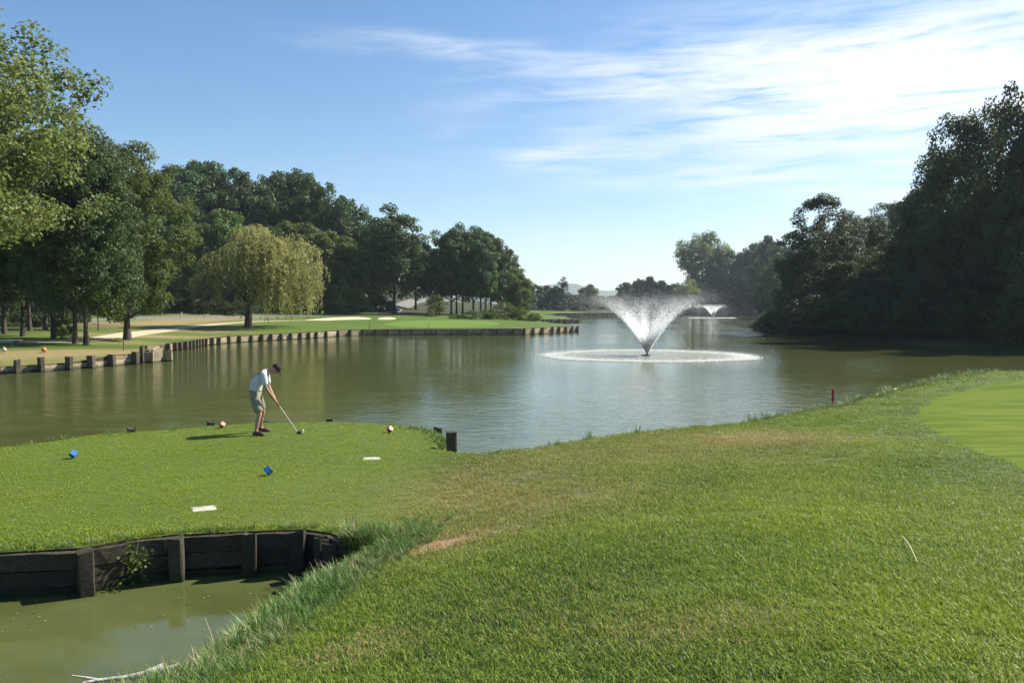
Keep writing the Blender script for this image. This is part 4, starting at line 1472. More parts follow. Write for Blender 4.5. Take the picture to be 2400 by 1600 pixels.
x, y, sd = band(16000, -1.0, 28, 15.5, 44, -.1, .75, weedy)
bands.append((x, y, 1.25 * np.clip(1.2 - sd * .7, .5, 1.3)))
x, y, sd = band(5000, -12, -.6, 15, 20.2, .0, .3, lambda x, y, sd, ty: .10 + .9 * ((x > -2.4) & (y < 18.8)))
bands.append((x, y, np.full(len(x), .55)))
x, y, sd = band(5000, -6.5, -1.5, 9, 10.8, .02, .14, lambda x, y, sd, ty: .35 + 0 * x)
bands.append((x, y, np.full(len(x), .42)))
gx = G(965, 1250)
q = rng.normal(size=(90, 2)) * np.array([.22, .3]) + np.array(gx[:2])
bands.append((q[:, 0], q[:, 1], np.full(90, .55)))
x = np.concatenate([b[0] for b in bands]); y = np.concatenate([b[1] for b in bands]); s_ = np.concatenate([b[2] for b in bands])
n = len(x)
s_ = s_ * rng.uniform(.6, 1.25, n)
tone = np.clip(.5 + .4 * vnoise(x, y, 2.2, 51) + rng.normal(size=n) * .12, 0, 1)
dryv = np.clip(.12 + .3 * vnoise(x, y, 2.5, 52), 0, .6)
rot = np.stack([rng.uniform(-.25, .25, n), rng.uniform(-.25, .25, n), rng.uniform(0, 6.28, n)], 1)
tag(scatter('long_grass', np.stack([x, y, np.maximum(height(x, y), 0) - .01], 1), rot, np.stack([s_, s_, s_], 1), rng.integers(0, 5, n), tone, dryv, rough_c),
    'long uncut grass fringing the pond bank and the lake shore', 'grass', kind='stuff')

# dry seed stalks leaning over the pond
def stalks():
    r = np.random.default_rng(9)
    lines = []
    for i in range(95):
        k = r.integers(0, 6)
        a, b = np.array(POND[k]), np.array(POND[k + 1])
        q = a + (b - a) * r.uniform() + np.array([r.uniform(.0, .35), r.uniform(-.1, .1)])
        z = H(*q)
        h = r.uniform(.18, .42)
        d = np.array([r.uniform(-1, .3), r.uniform(-.4, .6)]) * h * .6
        t = np.linspace(0, 1, 5)
        pts = np.stack([q[0] + d[0] * t ** 1.7, q[1] + d[1] * t ** 1.7, z + h * t], 1)
        lines.append((pts, .0028 * np.array([1, .9, .8, 1.5, .5])))
    V, Fq = tubes(lines, 3)
    o = obj('dry_stalks', mesh_np('dry_stalks', V, Fq, plain('dry_stalk', (0.36, 0.30, 0.20), .8, .2)))
    tag(o, 'pale dry grass stalks leaning over the near pond', 'grass', kind='stuff')
stalks()

# ------------------------------------------------------------------ fountains
m_, t_, out_ = new_mat('water_spray')
b1 = t_.n('ShaderNodeBsdfPrincipled')
b1.inputs['Base Color'].default_value = (.97, .98, .985, 1)
b1.inputs['Roughness'].default_value = .25
tr_ = t_.n('ShaderNodeBsdfTranslucent')
tr_.inputs[0].default_value = (.98, .985, .99, 1)
ms_ = t_.n('ShaderNodeMixShader')
ms_.inputs[0].default_value = .6
t_.link(b1.outputs[0], ms_.inputs[1]); t_.link(tr_.outputs[0], ms_.inputs[2])
tp_ = t_.n('ShaderNodeBsdfTransparent')
ms2_ = t_.n('ShaderNodeMixShader')
ms2_.inputs[0].default_value = .74
t_.link(ms_.outputs[0], ms2_.inputs[1]); t_.link(tp_.outputs[0], ms2_.inputs[2]); t_.link(ms2_.outputs[0], out_.inputs[0])
M['spray'] = m_


def foam_mat():
    m, t, out = new_mat('foam')
    g = t.n('ShaderNodeTexCoord').outputs['Object']
    at = t.n('ShaderNodeAttribute', attribute_name='cover').outputs['Fac']
    nz = t.noise(g, 2.2, 6, .7)
    nz2 = t.noise(g, 9, 4, .7)
    a = t.math('ADD', at, t.math('MULTIPLY', t.math('SUBTRACT', t.math('MULTIPLY', t.math('ADD', nz, nz2), .5), .5), 1.6))
    a = t.rng(a, .12, .85, 0, 1)
    b = t.n('ShaderNodeBsdfPrincipled')
    b.inputs['Base Color'].default_value = (.47, .48, .40, 1)
    b.inputs['Roughness'].default_value = .6
    bn = t.n('ShaderNodeBump')
    bn.inputs['Distance'].default_value = .05
    t.link(nz2, bn.inputs['Height'])
    t.link(bn.outputs[0], b.inputs['Normal'])
    tr = t.n('ShaderNodeBsdfTransparent')
    ms = t.n('ShaderNodeMixShader')
    t.link(a, ms.inputs[0]); t.link(tr.outputs[0], ms.inputs[1]); t.link(b.outputs[0], ms.inputs[2])
    t.link(ms.outputs[0], out.inputs[0])
    return m
M['foam'] = foam_mat()


def drops(pos, size, stretch=None):
    """small closed droplets (tetrahedra), optionally drawn out along a direction"""
    n = len(pos)
    base = np.array([[1, 1, 1], [1, -1, -1], [-1, 1, -1], [-1, -1, 1]], float) / 1.25
    q = rng.normal(size=(n, 3, 3))
    q, _ = np.linalg.qr(q)
    v = np.einsum('kj,nij->nki', base, q) * size[:, None, None]
    if stretch is not None:
        dirn, amt = stretch
        pr = np.einsum('nki,ni->nk', v, dirn)
        v = v + pr[:, :, None] * dirn[:, None, :] * amt[:, None, None]
    V = (v + pos[:, None, :]).reshape(-1, 3)
    f = np.array([[0, 1, 2], [0, 3, 1], [0, 2, 3], [1, 3, 2]])
    return V, (np.arange(n)[:, None, None] * 4 + f[None]).reshape(-1, 3)


def fountain(loc, label, n, dsize, apex, land, el0, el1, seed, gap=0.0):
    root = empty('fountain', (loc[0], loc[1], 0))
    tag(root, label, 'fountain')
    g_ = 9.81
    def traj(n, mist):
        # many thin jets: each jet is a stream of drops
        jets = 240
        ja = rng.uniform(0, 2 * np.pi, jets)
        jt = rng.uniform(0, 1, jets) ** 1.6
        jh = apex * rng.uniform(.86, 1.06, jets) * (1 - .10 * jt)
        k = rng.integers(0, jets, n)
        phi = ja[k] + rng.normal(size=n) * .05
        el = R(el0) + (R(el1) - R(el0)) * jt[k] + rng.normal(size=n) * .012
        ap = jh[k] * (1 + rng.normal(size=n) * .03)
        vz = np.sqrt(2 * g_ * ap)
        T = 2 * vz / g_
        if mist:
            t = T * rng.uniform(.40, 1.0, n)
        else:
            t = T * .60 * rng.uniform(0, 1, n) ** 2.3
        vr = vz / np.tan(el)
        r_ = vr * t * (1 - .035 * t * t)
        z = vz * t - .5 * g_ * t * t + .13
        fr = t / T
        j = (.012 + .62 * np.clip(fr - .08, 0, 1) ** 1.3) * (1.0 if not mist else 1.25)
        r_ = r_ + rng.normal(size=n) * j
        z = np.maximum(z + rng.normal(size=n) * j * .8, .03)
        px_ = r_ * np.cos(phi) + rng.normal(size=n) * j * .7
        py_ = r_ * np.sin(phi) + rng.normal(size=n) * j * .7
        dirn = unit(np.stack([vr * np.cos(phi), vr * np.sin(phi), vz - g_ * t], 1))
        return np.stack([px_, py_, z], 1), dirn, fr
    p1, d1, f1 = traj(n, False)
    s1_ = dsize * rng.uniform(.5, 1.3, n) * np.clip(1.35 - 1.7 * f1, .42, 1.35)
    V1, F1 = drops(p1, s1_, (d1, np.clip(2.0 - 4 * f1, .2, 2.0)))
    n2 = int(n * .20)
    p2, d2, f2 = traj(n2, True)
    s2 = dsize * .72 * rng.uniform(.4, 1.5, n2)
    V2, F2 = drops(p2, s2)
    V, Fc = np.concatenate([V1, V2]), np.concatenate([F1, F2 + len(V1)])
    o = obj('spray', mesh_np('spray', V, Fc, M['spray']), root)
    o['kind'] = 'stuff'
    # foam patch where the drops land
    nr, na_ = 26, 144
    V, C = [], []
    r2 = np.random.default_rng(seed)
    ph = r2.uniform(0, 6.28, 5)
    for i in range(nr):
        f = i / (nr - 1)
        for k in range(na_):
            a = 2 * math.pi * k / na_
            edge = land * (1 + .035 * math.sin(3 * a + ph[0]) + .025 * math.sin(7 * a + ph[1]) + .008 * math.sin(17 * a + ph[2]))
            rr_ = edge * (.10 + .92 * f)
            V.append((rr_ * math.cos(a), rr_ * math.sin(a), .008 + .02 * r2.uniform() * (f > .5) * (f < .96)))
            C.append(.30 + .12 * f + .26 * math.exp(-((f - .84) / .16) ** 2) - 1.5 * max(0, f - .86) / .14)
    Fq = [(i * na_ + k, i * na_ + (k + 1) % na_, (i + 1) * na_ + (k + 1) % na_, (i + 1) * na_ + k) for i in range(nr - 1) for k in range(na_)]
    me = mesh_np('foam_ring', V, Fq, M['foam'], True)
    point_attr(me, 'cover', np.array(C, np.float32))
    o = obj('foam_ring', me, root)
    # splashes standing on the ring
    ns = int(n * .12)
    a = rng.uniform(0, 6.28, ns)
    rr_ = land * rng.normal(.84, .07, ns)
    z = np.abs(rng.normal(size=ns)) * .06 + .01
    V, Fc = drops(np.stack([rr_ * np.cos(a), rr_ * np.sin(a), z], 1), dsize * 1.0 * rng.uniform(.5, 1.5, ns))
    o = obj('splashes', mesh_np('splashes', V, Fc, M['spray']), root)
    o['kind'] = 'stuff'
    # floating pump head
    bm = bmesh.new()
    bmesh.ops.create_cone(bm, cap_ends=True, segments=24, radius1=.48, radius2=.34, depth=.12, matrix=Matrix.Translation((0, 0, .01)))
    bmesh.ops.bevel(bm, geom=bm.edges[:], offset=.02, segments=2, affect='EDGES')
    obj('float', mesh_bm('float', bm, plain('black_float', (.02, .02, .022), .5)), root)
    bm = bmesh.new()
    bmesh.ops.create_cone(bm, cap_ends=True, segments=18, radius1=.10, radius2=.06, depth=.1, matrix=Matrix.Translation((0, 0, .10)))
    obj('nozzle', mesh_bm('nozzle', bm, plain('steel_nozzle', (.12, .12, .12), .35, .5)), root)
    return root


F1 = P(1517, 833)
fountain(F1, 'large near fountain throwing a white fan of water in mid lake', 52000, .0165, 3.95, 7.9, 59.5, 73, 1)
F2 = P(1670, 745)
fountain(F2, 'small distant fountain in front of the dark trees at the lake end', 15000, .045, 4.1, 7.9, 62, 72, 2)
# ------------------------------------------------------------------ golfer
def skin(chains, rad, sub=1):
    """skin-modifier surface grown on joints; chains: lists of joint names, rad: name -> (xyz, radius or (rx, ry))"""
    names, edges = [], []
    for ch in chains:
        for a, b in zip(ch[:-1], ch[1:]):
            for q in (a, b):
                if q not in names:
                    names.append(q)
            edges.append((names.index(a), names.index(b)))
    me = bpy.data.meshes.new('tmp')
    me.from_pydata([rad[n][0] for n in names], edges, [])
    o = bpy.data.objects.new('tmp', me)
    COL.objects.link(o)
    md = o.modifiers.new('skin', 'SKIN')
    md.use_smooth_shade = True
    md.branch_smoothing = .6
    if not me.skin_vertices:
        raise RuntimeError('no skin layer')
    for i, n in enumerate(names):
        r_ = rad[n][1]
        me.skin_vertices[0].data[i].radius = r_ if isinstance(r_, tuple) else (r_, r_)
        me.skin_vertices[0].data[i].use_root = i == 0
    s2 = o.modifiers.new('sub', 'SUBSURF')
    s2.levels = s2.render_levels = sub
    dg = bpy.context.evaluated_depsgraph_get()
    res = bpy.data.meshes.new_from_object(o.evaluated_get(dg))
    bpy.data.objects.remove(o)
    bpy.data.meshes.remove(me)
    for p in res.polygons:
        p.use_smooth = True
    return res


def merge(name, parts, mat):
    """joins meshes (mesh, matrix) into one"""
    bm = bmesh.new()
    for me, mx_ in parts:
        b2 = bmesh.new()
        b2.from_mesh(me)
        bmesh.ops.transform(b2, matrix=mx_, verts=b2.verts[:])
        tmp = bpy.data.meshes.new('t')
        b2.to_mesh(tmp)
        b2.free()
        bm.from_mesh(tmp)
        bpy.data.meshes.remove(tmp)
    out = mesh_bm(name, bm, mat, True)
    return out


def blob(rx, ry, rz, seg=16, fn=None):
    bm = bmesh.new()
    bmesh.ops.create_uvsphere(bm, u_segments=seg, v_segments=seg // 2 + 2, radius=1)
    for v in bm.verts:
        v.co = Vector((v.co.x * rx, v.co.y * ry, v.co.z * rz))
        if fn:
            fn(v)
    return mesh_bm('blob', bm, None, True)


M['skin'] = plain('skin', (0.36, 0.20, 0.135), .55, .35, .12, 14)
M['shirt'] = plain('pale_polo_shirt', (0.50, 0.52, 0.54), .8, .2, .08, 40)
M['shorts'] = plain('khaki_shorts', (0.215, 0.20, 0.145), .85, .15, .12, 30)
M['cap'] = plain('black_cap', (.018, .018, .02), .75, .2)
M['shoe'] = plain('maroon_shoe', (.085, .04, .042), .5, .35)
M['shaft'] = plain('steel_shaft', (.55, .56, .58), .25, .7, .05)
M['black'] = plain('black_rubber', (.02, .02, .02), .5, .4)
M['white'] = plain('white_paint', (.78, .78, .76), .45, .3, .05)


def golfer():
    gx, gy = P(611, 1016, .5)
    root = empty('person', (gx, gy, H(gx, gy) + .005))
    tag(root, 'golfer in pale shirt, khaki shorts and black cap bending over the ball with a club', 'person')
    J = {}
    def j(n, x, y, z, r):
        J[n] = ((x, y, z), r)
    # torso, leaning forward towards +x; camera side is -y
    j('pelvis', -.10, 0, .90, (.15, .12)); j('waist', -.10, 0, 1.02, (.145, .115)); j('belly', -.06, 0, 1.14, (.155, .125)); j('chest', .04, 0, 1.28, (.165, .125)); j('yoke', .13, 0, 1.365, (.12, .09))
    j('neck', .215, 0, 1.405, .058); j('skull', .29, 0, 1.432, .07)
    grip_top = Vector((.285, .0, .80)); club_dir = (Vector((.80, .0, .055)) - grip_top).normalized()
    hr, hl = grip_top + club_dir * .16, grip_top + club_dir * .07
    for s, sx, hnd in ((-1, 'r', hr), (1, 'l', hl)):
        j('sh' + sx, .13 - (.05 if s > 0 else 0), .175 * s, 1.325, .062)
        j('el' + sx, .175 - (.05 if s > 0 else 0), .185 * s, 1.03, .043)
        j('wr' + sx, hnd.x - .035, .035 * s, hnd.z + .055, .029)
        j('pa' + sx, hnd.x - .004, .022 * s, hnd.z + .0, .034)
        fy = -.27 if s < 0 else .27
        fx = .03 if s < 0 else -.04
        j('hip' + sx, -.10, .10 * s, .85, .098)
        j('th' + sx, -.055 + fx * .4, .16 * s, .66, .078)
        j('kn' + sx, .03 + fx * .8, .20 * s, .475, .056)
        j('ca' + sx, -.012 + fx, .235 * s, .33, .056)
        j('an' + sx, -.045 + fx, fy, .095, .036)
        j('fo' + sx, .06 + fx, fy + .03 * s, .045, .034)
    body = skin([['pelvis', 'waist', 'belly', 'chest', 'yoke', 'neck', 'skull']] + [['yoke', 'sh' + s, 'el' + s, 'wr' + s, 'pa' + s] for s in 'rl'] + [['pelvis', 'hip' + s, 'th' + s, 'kn' + s, 'ca' + s, 'an' + s, 'fo' + s] for s in 'rl'], J, 2)
    # head: skull shape with jaw, nose, ears; looking down at the ball
    def face(v):
        c = v.co
        if c.z < 0:
            c.x *= 1 - .12 * (-c.z / .115)
            c.y *= 1 - .30 * (-c.z / .115)
            if c.x > 0:
                c.x += .012 * (-c.z / .115)
        if c.x > .06 and abs(c.y) < .03 and -.05 < c.z < .012:
            c.x += .022 * (1 - abs(c.z + .02) / .04)
        if c.x > .055 and .005 < c.z < .04 and .015 < abs(c.y) < .055:
            c.x -= .008
        if c.x > .05 and -.075 < c.z < -.055:
            c.x -= .006
    HM = Matrix.Translation((.345, 0, 1.415)) @ Matrix.Rotation(R(42), 4, 'Y')
    parts = [(body, Matrix()), (blob(.092, .072, .115, 24, face), HM)]
    for s in (-1, 1):
        parts.append((blob(.024, .012, .034, 10), HM @ Matrix.Translation((-.008, .074 * s, .0)) @ Matrix.Rotation(R(-12), 4, 'Y')))
    # fingers wrapped round the grip
    up = club_dir
    side = Vector((0, 1, 0))
    fwd = side.cross(up).normalized()
    lines = []
    for c, s in ((hr, -1), (hl, 1)):
        for k in range(4):
            o = c + up * (-.028 + .0185 * k)
            pts = []
            for a in np.linspace(-.5, 3.6 - .25 * abs(k - 1.3), 6):
                rr_ = .0245
                pts.append(o + (side * s * math.cos(a) + fwd * math.sin(a)) * rr_)
            lines.append(([tuple(p) for p in pts], np.array([.0095, .0095, .009, .0088, .008, .006]) * (1, 1.05, 1, .85)[k]))
        tp = [c - fwd * .02 + side * s * .018, c - fwd * .012 + side * s * .03 + up * .02, c + fwd * .012 + side * s * .02 + up * .05, c + fwd * .018 + side * s * .004 + up * .068]
        lines.append(([tuple(p) for p in tp], np.array([.012, .011, .0095, .007])))
    V, Fq = tubes(lines, 6)
    parts.append((mesh_np('fingers', V, Fq, None, True), Matrix()))
    obj('body', merge('body', parts, M['skin']), root)
    # clothing: surfaces a little outside the body
    S = dict(J)
    def grow(n, k, dx=0, dy=0, dz=0):
        (p, r_) = J[n]
        r_ = r_ if isinstance(r_, tuple) else (r_, r_)
        S[n] = ((p[0] + dx, p[1] + dy, p[2] + dz), (r_[0] + k, r_[1] + k))
    for n, k in (('waist', .028), ('belly', .03), ('chest', .026), ('yoke', .024), ('shr', .026), ('shl', .026)):
        grow(n, k)
    S['hem'] = ((-.105, 0, .905), (.185, .155))
    S['collar'] = ((.195, 0, 1.398), (.07, .07))
    for s in 'rl':
        a, b = Vector(J['sh' + s][0]), Vector(J['el' + s][0])
        S['sl' + s] = (tuple(a.lerp(b, .55)), (.076, .076))
        S['cu' + s] = (tuple(a.lerp(b, .92)), (.074, .074))
    sh = skin([['hem', 'waist', 'belly', 'chest', 'yoke', 'collar'], ['yoke', 'shr', 'slr', 'cur'], ['yoke', 'shl', 'sll', 'cul']], S, 2)
    sh.materials.clear(); sh.materials.append(M['shirt'])
    so = obj('shirt', sh, root)
    for n, k in (('pelvis', .03), ('hipr', .03), ('hipl', .03), ('thr', .034), ('thl', .034)):
        grow(n, k)
    S['band'] = ((-.10, 0, 1.06), (.165, .138))
    for s in 'rl':
        a, b = Vector(J['th' + s][0]), Vector(J['kn' + s][0])
        S['hm' + s] = (tuple(a.lerp(b, 1.05)), (.102, .102))
    st = skin([['band', 'pelvis', 'hipr', 'thr', 'hmr'], ['pelvis', 'hipl', 'thl', 'hml']], S, 2)
    st.materials.clear(); st.materials.append(M['shorts'])
    sho = obj('shorts', st, root)
    bl = skin([['b0', 'b1']], {'b0': ((-.105, 0, .965), (.182, .152)), 'b1': ((-.108, 0, 1.0), (.178, .150))}, 1)
    bl.materials.clear(); bl.materials.append(M['black'])
    obj('belt', bl, sho)
    # cap with peak
    def dome(v):
        if v.co.z < -.005:
            v.co.z = -.005
    cp = [(blob(.104, .088, .098, 20, dome), HM @ Matrix.Translation((-.004, 0, .03)))]
    bm = bmesh.new()
    ring = []
    for k in range(9):
        a = R(-62 + 124 * k / 8)
        ring.append(((.088 * math.cos(a), .080 * math.sin(a), .028), (.098 * math.cos(a) + .075 * math.cos(a) ** 2, .086 * math.sin(a), .014 - .012 * math.cos(a))))
    top = [[bm.verts.new(p) for p in q] for q in ring]
    bot = [[bm.verts.new((p[0], p[1], p[2] - .008)) for p in q] for q in ring]
    for a, b in ((top, 1), (bot, -1)):
        for i in range(8):
            f = [a[i][0], a[i][1], a[i + 1][1], a[i + 1][0]]
            bm.faces.new(f if b > 0 else f[::-1])
    for i in range(8):
        bm.faces.new([top[i][1], bot[i][1], bot[i + 1][1], top[i + 1][1]])
    cap = obj('cap', merge('cap', cp, M['cap']), root)
    obj('peak', merge('peak', [(mesh_bm('pk', bm), HM)], M['cap']), cap)
    # shoes and white socks
    for s, sx in ((-1, 'r'), (1, 'l')):
        a = Vector(J['an' + sx][0])
        def shoe(v):
            if v.co.z < -.028:
                v.co.z = -.028
            if v.co.x < -.03:
                v.co.z *= 1.25 if v.co.z > 0 else 1
            v.co.y *= 1 + .18 * min(1, max(-1, v.co.x / .12))
        me = merge('shoe', [(blob(.145, .05, .068, 18, shoe), Matrix.Translation((a.x + .055, a.y + .02 * s, .034)) @ Matrix.Rotation(R(14 * s), 4, 'Z'))], M['shoe'])
        so_ = obj('shoe', me, root)
        sole = merge('sole', [(mesh_bm('s', box_bm(-.14, .145, -.05, .05, -.006, .012, .005)), Matrix.Translation((a.x + .055, a.y + .02 * s, 0)) @ Matrix.Rotation(R(14 * s), 4, 'Z'))], M['black'])
        obj('sole', sole, so_)
    # the club
    hd = grip_top + club_dir * ((grip_top.z - .035) / -club_dir.z)
    club = empty('golf_club', (gx, gy, root.location.z))
    tag(club, 'long golf club with thin steel shaft and dark rounded head held by the golfer', 'golf club')
    V, Fq = tubes([([tuple(grip_top + club_dir * .2), tuple((grip_top + hd) / 2), tuple(hd)], np.array([.0085, .007, .006]))], 8)
    obj('shaft', mesh_np('shaft', V, Fq, M['shaft'], True), club)
    V, Fq = tubes([([tuple(grip_top - club_dir * .03), tuple(grip_top), tuple(grip_top + club_dir * .24)], np.array([.015, .0155, .011]))], 8)
    obj('grip', mesh_np('grip', V, Fq, M['black'], True), club)
    def driver(v):
        if v.co.z < -.022:
            v.co.z = -.022
        if v.co.y > .04:
            v.co.y = .04
    obj('club_head', merge('club_head', [(blob(.068, .06, .036, 16, driver), Matrix.Translation((hd.x + .045, hd.y - .01, .03)))], plain('black_gloss', (.015, .015, .017), .15, .6)), club)
    # the ball on its peg
    bx, by = gx + hd.x + .09, gy + .10
    bz = H(bx, by)
    b = empty('golf_ball', (bx, by, bz))
    tag(b, 'white golf ball sitting on a peg beside the club head', 'golf ball')
    me = blob(.0235, .0235, .0235, 16)
    me.materials.append(M['white'])
    obj('ball', me, b, (0, 0, .055))
    bm = bmesh.new()
    bmesh.ops.create_cone(bm, cap_ends=True, segments=10, radius1=.003, radius2=.007, depth=.06, matrix=Matrix.Translation((0, 0, .008)))
    obj('peg', mesh_bm('peg', bm, M['white']), b)
golfer()

# ------------------------------------------------------------------ tee markers, slabs, stakes
def marker(px, py, col, size, label, seed, group):
    g = G(px, py)
    root = empty('tee_marker', (g[0], g[1], g[2]))
    tag(root, label, 'tee marker', group)
    r = random.Random(seed)
    me = mesh_bm('cube', box_bm(-.5, .5, -.5, .5, -.5, .5, .035, 1), col)
    obj('cube', me, root, (0, 0, size * .80), (R(45), R(35.3), R(r.uniform(0, 90))), (size, size, size))
    bm = bmesh.new()
    bmesh.ops.create_cone(bm, cap_ends=True, segments=10, radius1=.008, radius2=.008, depth=.16, matrix=Matrix.Translation((0, 0, -.05)))
    obj('spike', mesh_bm('spike', bm, M['black']), root)
blue = plain('blue_paint', (.035, .15, .40), .45, .4, .08)
red = plain('red_paint', (.50, .085, .045), .45, .4, .08)
orange = plain('orange_paint', (.62, .17, .05), .5, .4, .08)
cream = plain('cream_paint', (.58, .50, .34), .5, .4, .08)
marker(172, 1074, blue, .105, 'blue cube tee marker near the left edge of the tee', 1, 'cube tee markers on the near tee')
marker(629, 1114, blue, .105, 'blue cube tee marker in front of the golfer, nearest the camera', 2, 'cube tee markers on the near tee')
marker(521, 1003, red, .10, 'red cube tee marker to the left of the golfer', 3, 'cube tee markers on the near tee')
marker(914, 1014, red, .10, 'red cube tee marker to the right of the golfer', 4, 'cube tee markers on the near tee')
marker(103, 826, orange, .2, 'orange tee marker on the left bank beyond the water', 5, 'tee markers on the far left bank')
marker(9, 826, cream, .2, 'cream tee marker at the left edge on the far bank', 6, 'tee markers on the far left bank')


def slab(px, py, sx, sy, rz, label):
    g = G(px, py)
    nx = (H(g[0] + .2, g[1]) - H(g[0] - .2, g[1])) / .4
    ny = (H(g[0], g[1] + .2) - H(g[0], g[1] - .2)) / .4
    root = empty('tee_plate', (g[0], g[1], g[2] - .001))
    root.rotation_euler = (math.atan(ny), -math.atan(nx), R(rz))
    tag(root, label, 'plate', 'pale stone plates set in the tee')
    obj('slab', mesh_bm('slab', box_bm(-sx / 2, sx / 2, -sy / 2, sy / 2, -.05, .006, .004), plain('pale_stone', (.46, .45, .38), .7, .2, .12, 25)), root)
    obj('rim', mesh_bm('rim', box_bm(-sx / 2 - .015, sx / 2 + .015, -sy / 2 - .015, sy / 2 + .015, -.05, .001, .004), plain('stone_rim', (.32, .31, .26), .8, .2, .2, 25)), root)
slab(479, 1191, .30, .26, 24, 'pale square plate set in the turf near the pond wall')
slab(871, 1074, .30, .24, 14, 'pale square plate set in the turf at the right of the tee')


def stake(px, py, h, wid, mat, label, cat='stake', tilt=0, group=None, cap=None):
    g = G(px, py)
    root = empty('stake', (g[0], g[1], g[2]))
    root.rotation_euler = (0, tilt, .4)
    tag(root, label, cat, group)
    bm = box_bm(-wid / 2, wid / 2, -wid / 2, wid / 2, -.25, h * .94, wid * .12)
    obj('shaft', mesh_bm('shaft', bm, mat), root)
    bm = bmesh.new()
    bmesh.ops.create_cone(bm, cap_ends=True, segments=4, radius1=wid * .66, radius2=wid * .3, depth=h * .06, matrix=Matrix.Translation((0, 0, h * .97)) @ Matrix.Rotation(R(45), 4, 'Z'))
    obj('tip', mesh_bm('tip', bm, cap or mat), root)
dred = plain('dark_red_paint', (.33, .022, .03), .5, .35, .15)
yel = plain('pale_yellow_paint', (.62, .56, .26), .6, .3, .1)
stake(1951, 956, .64, .06, dred, 'red water hazard stake in the weeds on the near right shore', tilt=.03)
stake(290, 821, .55, .05, dred, 'red hazard stake below the ivy-clad oak on the left bank')
stake(564, 787, .55, .06, yel, 'left of two pale yellow stakes between willow and wall', group='pale stakes by the willow')
stake(653, 782, .55, .06, yel, 'right of two pale yellow stakes between willow and wall', group='pale stakes by the willow')
stake(629, 757, 1.4, .05, M['black'], 'thin dark pole just right of the willow trunk', cat='pole')
stake(866, 772, .8, .04, M['black'], 'thin dark stake on the far bank in front of the bunkers')
stake(1005, 772, .8, .04, M['black'], 'thin dark stake on the far green above the shaded wall')
stake(426, 746, 1.0, .14, M['white'], 'short white roadside post at the edge of the wood', cat='post')

# ------------------------------------------------------------------ far bank things
def trailer():
    d = 133.0
    x = (257 - CX) / F * d
    z = H(x, d)
    root = empty('box_trailer', (x, d, z), R(-6))
    tag(root, 'pale box trailer parked under the trees beside the road', 'trailer')
    pm_ = plain('trailer_panel', (.46, .50, .54), .45, .4, .06, 6)
    obj('box_body', mesh_bm('box_body', box_bm(-1.25, 1.25, -.9, .9, .38, 1.95, .04, 2), pm_), root)
    obj('roof', mesh_bm('roof', box_bm(-1.29, 1.29, -.94, .94, 1.952, 2.02, .02), pm_), root)
    for k in range(4):
        obj('panel_rib', mesh_bm('panel_rib', box_bm(-1.0 + k * .62, -.94 + k * .62, -.93, -.902, .42, 1.9, .005), pm_), root)
    obj('drawbar', mesh_bm('drawbar', box_bm(1.25, 2.2, -.05, .05, .40, .48, .01), M['black']), root)
    for s in (-1, 1):
        bm = bmesh.new()
        bmesh.ops.create_cone(bm, cap_ends=True, segments=20, radius1=.32, radius2=.32, depth=.2, matrix=Matrix.Translation((0, .82 * s, .32)) @ Matrix.Rotation(R(90), 4, 'X'))
        bmesh.ops.bevel(bm, geom=bm.edges[:], offset=.03, segments=1, affect='EDGES')
        wlo = obj('wheel', mesh_bm('wheel', bm, M['black']), root)
        bm = bmesh.new()
        bmesh.ops.create_cone(bm, cap_ends=True, segments=14, radius1=.17, radius2=.17, depth=.22, matrix=Matrix.Translation((0, .82 * s, .32)) @ Matrix.Rotation(R(90), 4, 'X'))
        obj('rim', mesh_bm('rim', bm, pm_), wlo)
trailer()


def bench():
    g = G(14, 812)
    root = empty('bench', (g[0], g[1], g[2]), R(-4))
    tag(root, 'low white plank bench in the shade at the left edge of the far bank', 'bench')
    for k in range(3):
        obj('seat_board', mesh_bm('seat_board', box_bm(-.95, .95, -.2 + k * .14, -.08 + k * .14, .38, .43, .008), M['white']), root)
    for s in (-1, 1):
        obj('leg', mesh_bm('leg', box_bm(.7 * s - .05, .7 * s + .05, -.18, .18, -.05, .38, .01), M['wood_post']), root)
bench()


def branch(name, lines, label, mat, loc=(0, 0, 0), cat='branch'):
    V, Fq = tubes(lines, 7)
    V = V - np.array(loc)
    o = obj(name, mesh_np(name, V, Fq, mat, True), None, loc)
    tag(o, label, cat)
    return o
drift = bark_mat('bleached_wood', (.40, .36, .29), (.62, .58, .48))
def dwp(px, py, z):
    q = P(px, py, z)
    return (q[0], q[1], z)
branch('driftwood_branch', [([dwp(195, 1600, .05), dwp(230, 1594, .06), dwp(290, 1588, .07), dwp(345, 1578, .09), dwp(385, 1560, .13)], np.array([.012, .018, .022, .03, .034])),
                            ([dwp(235, 1594, .06), dwp(205, 1588, .07), dwp(168, 1582, .09)], np.array([.016, .012, .006])),
                            ([dwp(345, 1579, .09), dwp(390, 1578, .10), dwp(420, 1568, .16)], np.array([.05, .06, .05]))],
       'bleached forked branch lying in the near pond at the bank', drift, dwp(345, 1580, .0))
sdark = plain('wet_stick', (.05, .04, .03), .8, .2)
branch('broken_stick', [([dwp(46, 874, .02), dwp(52, 866, .16), dwp(62, 860, .28)], np.array([.03, .03, .02])), ([dwp(40, 868, .12), dwp(46, 862, .2)], np.array([.025, .015]))],
       'dark broken stick against the pale wall boards on the left bank', sdark, dwp(46, 874, 0.0))
branch('driftwood_log', [([dwp(2052, 926, .05), dwp(2075, 921, .07), dwp(2100, 912, .12)], np.array([.05, .07, .06]))], 'pale log lying at the waterline on the near right shore', drift, dwp(2075, 921, 0))


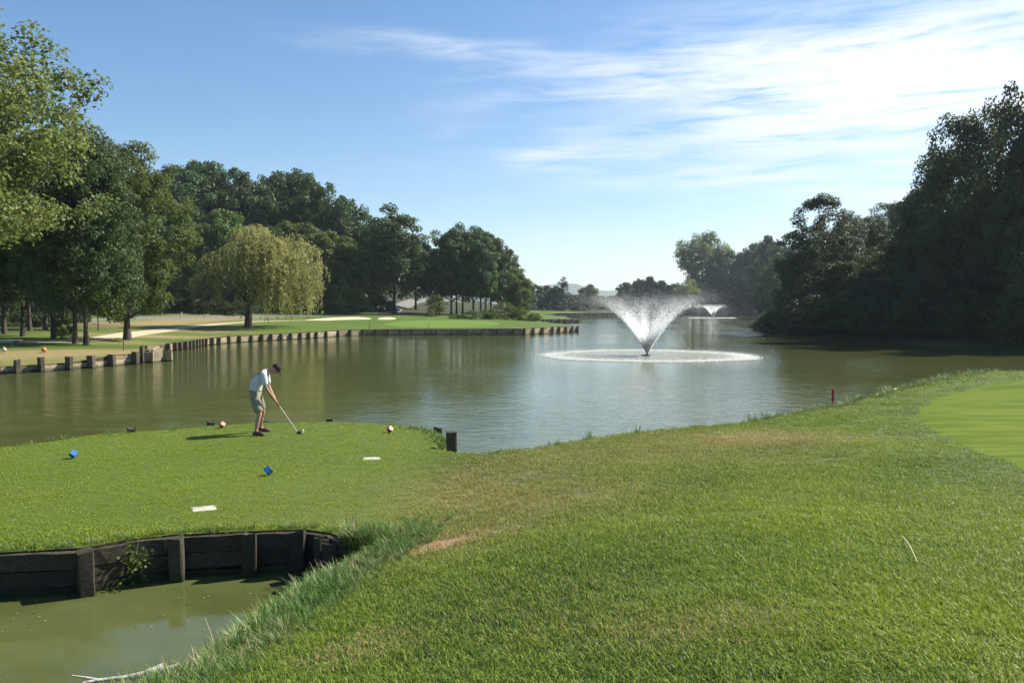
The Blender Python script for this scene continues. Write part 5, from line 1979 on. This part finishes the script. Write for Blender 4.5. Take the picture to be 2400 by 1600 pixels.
def straw(px, py, px2, py2, label):
    a, b = G(px, py), G(px2, py2)
    lines = [([(a[0], a[1], a[2] + .05), ((a[0] + b[0]) / 2, (a[1] + b[1]) / 2, (a[2] + b[2]) / 2 + .06), (b[0], b[1], b[2] + .03)], np.array([.003, .004, .003]))]
    branch('dry_stalk', lines, label, plain('straw', (.55, .50, .34), .7, .2), (a[0], a[1], a[2]), 'stalk')
straw(2116, 1270, 2150, 1326, 'single pale dry stalk lying on the lawn near the right edge')


def flotsam():
    r = np.random.default_rng(15)
    n = 70
    c = np.stack([r.uniform(-6.5, -2.9, n), r.uniform(7.0, 9.3, n), np.full(n, .006)], 1)
    c = c[in_poly(c[:, 0], c[:, 1], LAKE)]
    m = len(c)
    v, f = leaves(c, np.tile([0, 0, 1.0], (m, 1)), .03, r, .6, 1.0, .1)
    v[:, 2] = np.maximum(v[:, 2], .003)
    me = mesh_np('floating_leaves', v, f, leaf_mat('dead_leaf', (.10, .08, .04), (.42, .38, .26), .2))
    face_attr(me, 'tint', r.uniform(0, 1, m))
    tag(obj('floating_leaves', me), 'scattered dead leaves and scum floating on the near pond', 'leaves', kind='stuff')
flotsam()


def wall_plant():
    r = np.random.default_rng(5)
    g = P(328, 1262, .5)
    cx, cy = g[0] + .02, g[1] - .20
    n = 150
    c = np.stack([cx + rng.normal(size=n) * .10, cy + rng.normal(size=n) * .05, .27 + rng.normal(size=n) * .11], 1)
    v, f = leaves(c, np.tile([0, -1, .3], (n, 1)), .055, r, .7)
    root = empty('wall_plant', (cx, cy + .1, .5))
    tag(root, 'small leafy plant growing out of the dark pond wall', 'plant')
    me = mesh_np('foliage', v - np.array([cx, cy + .1, .5]), f, M['lf_mid'])
    face_attr(me, 'tint', r.uniform(0, 1, n))
    obj('foliage', me, root)
    lines = [([(0, .02, -.02), (r.uniform(-.05, .05), -.05, -.12), (r.uniform(-.12, .12), -.10, -.2 - r.uniform(0, .15))], np.array([.006, .005, .003])) for _ in range(5)]
    V, Fq = tubes(lines, 4)
    obj('stem', mesh_np('stem', V, Fq, M['bark']), root)
wall_plant()

# ------------------------------------------------------------------ air
def haze():
    bm = box_bm(-5200, 5200, -700, 6200, -2.2, 190)
    me = mesh_bm('haze', bm)
    m, t, out = new_mat('haze_air')
    v = t.n('ShaderNodeVolumePrincipled')
    v.inputs['Color'].default_value = (.80, .90, 1.0, 1)
    v.inputs['Density'].default_value = HAZE
    v.inputs['Anisotropy'].default_value = .25
    t.link(v.outputs[0], out.inputs['Volume'])
    me.materials.append(m)
    tag(obj('haze', me), kind='stuff')
HAZE = 0.00016
haze()
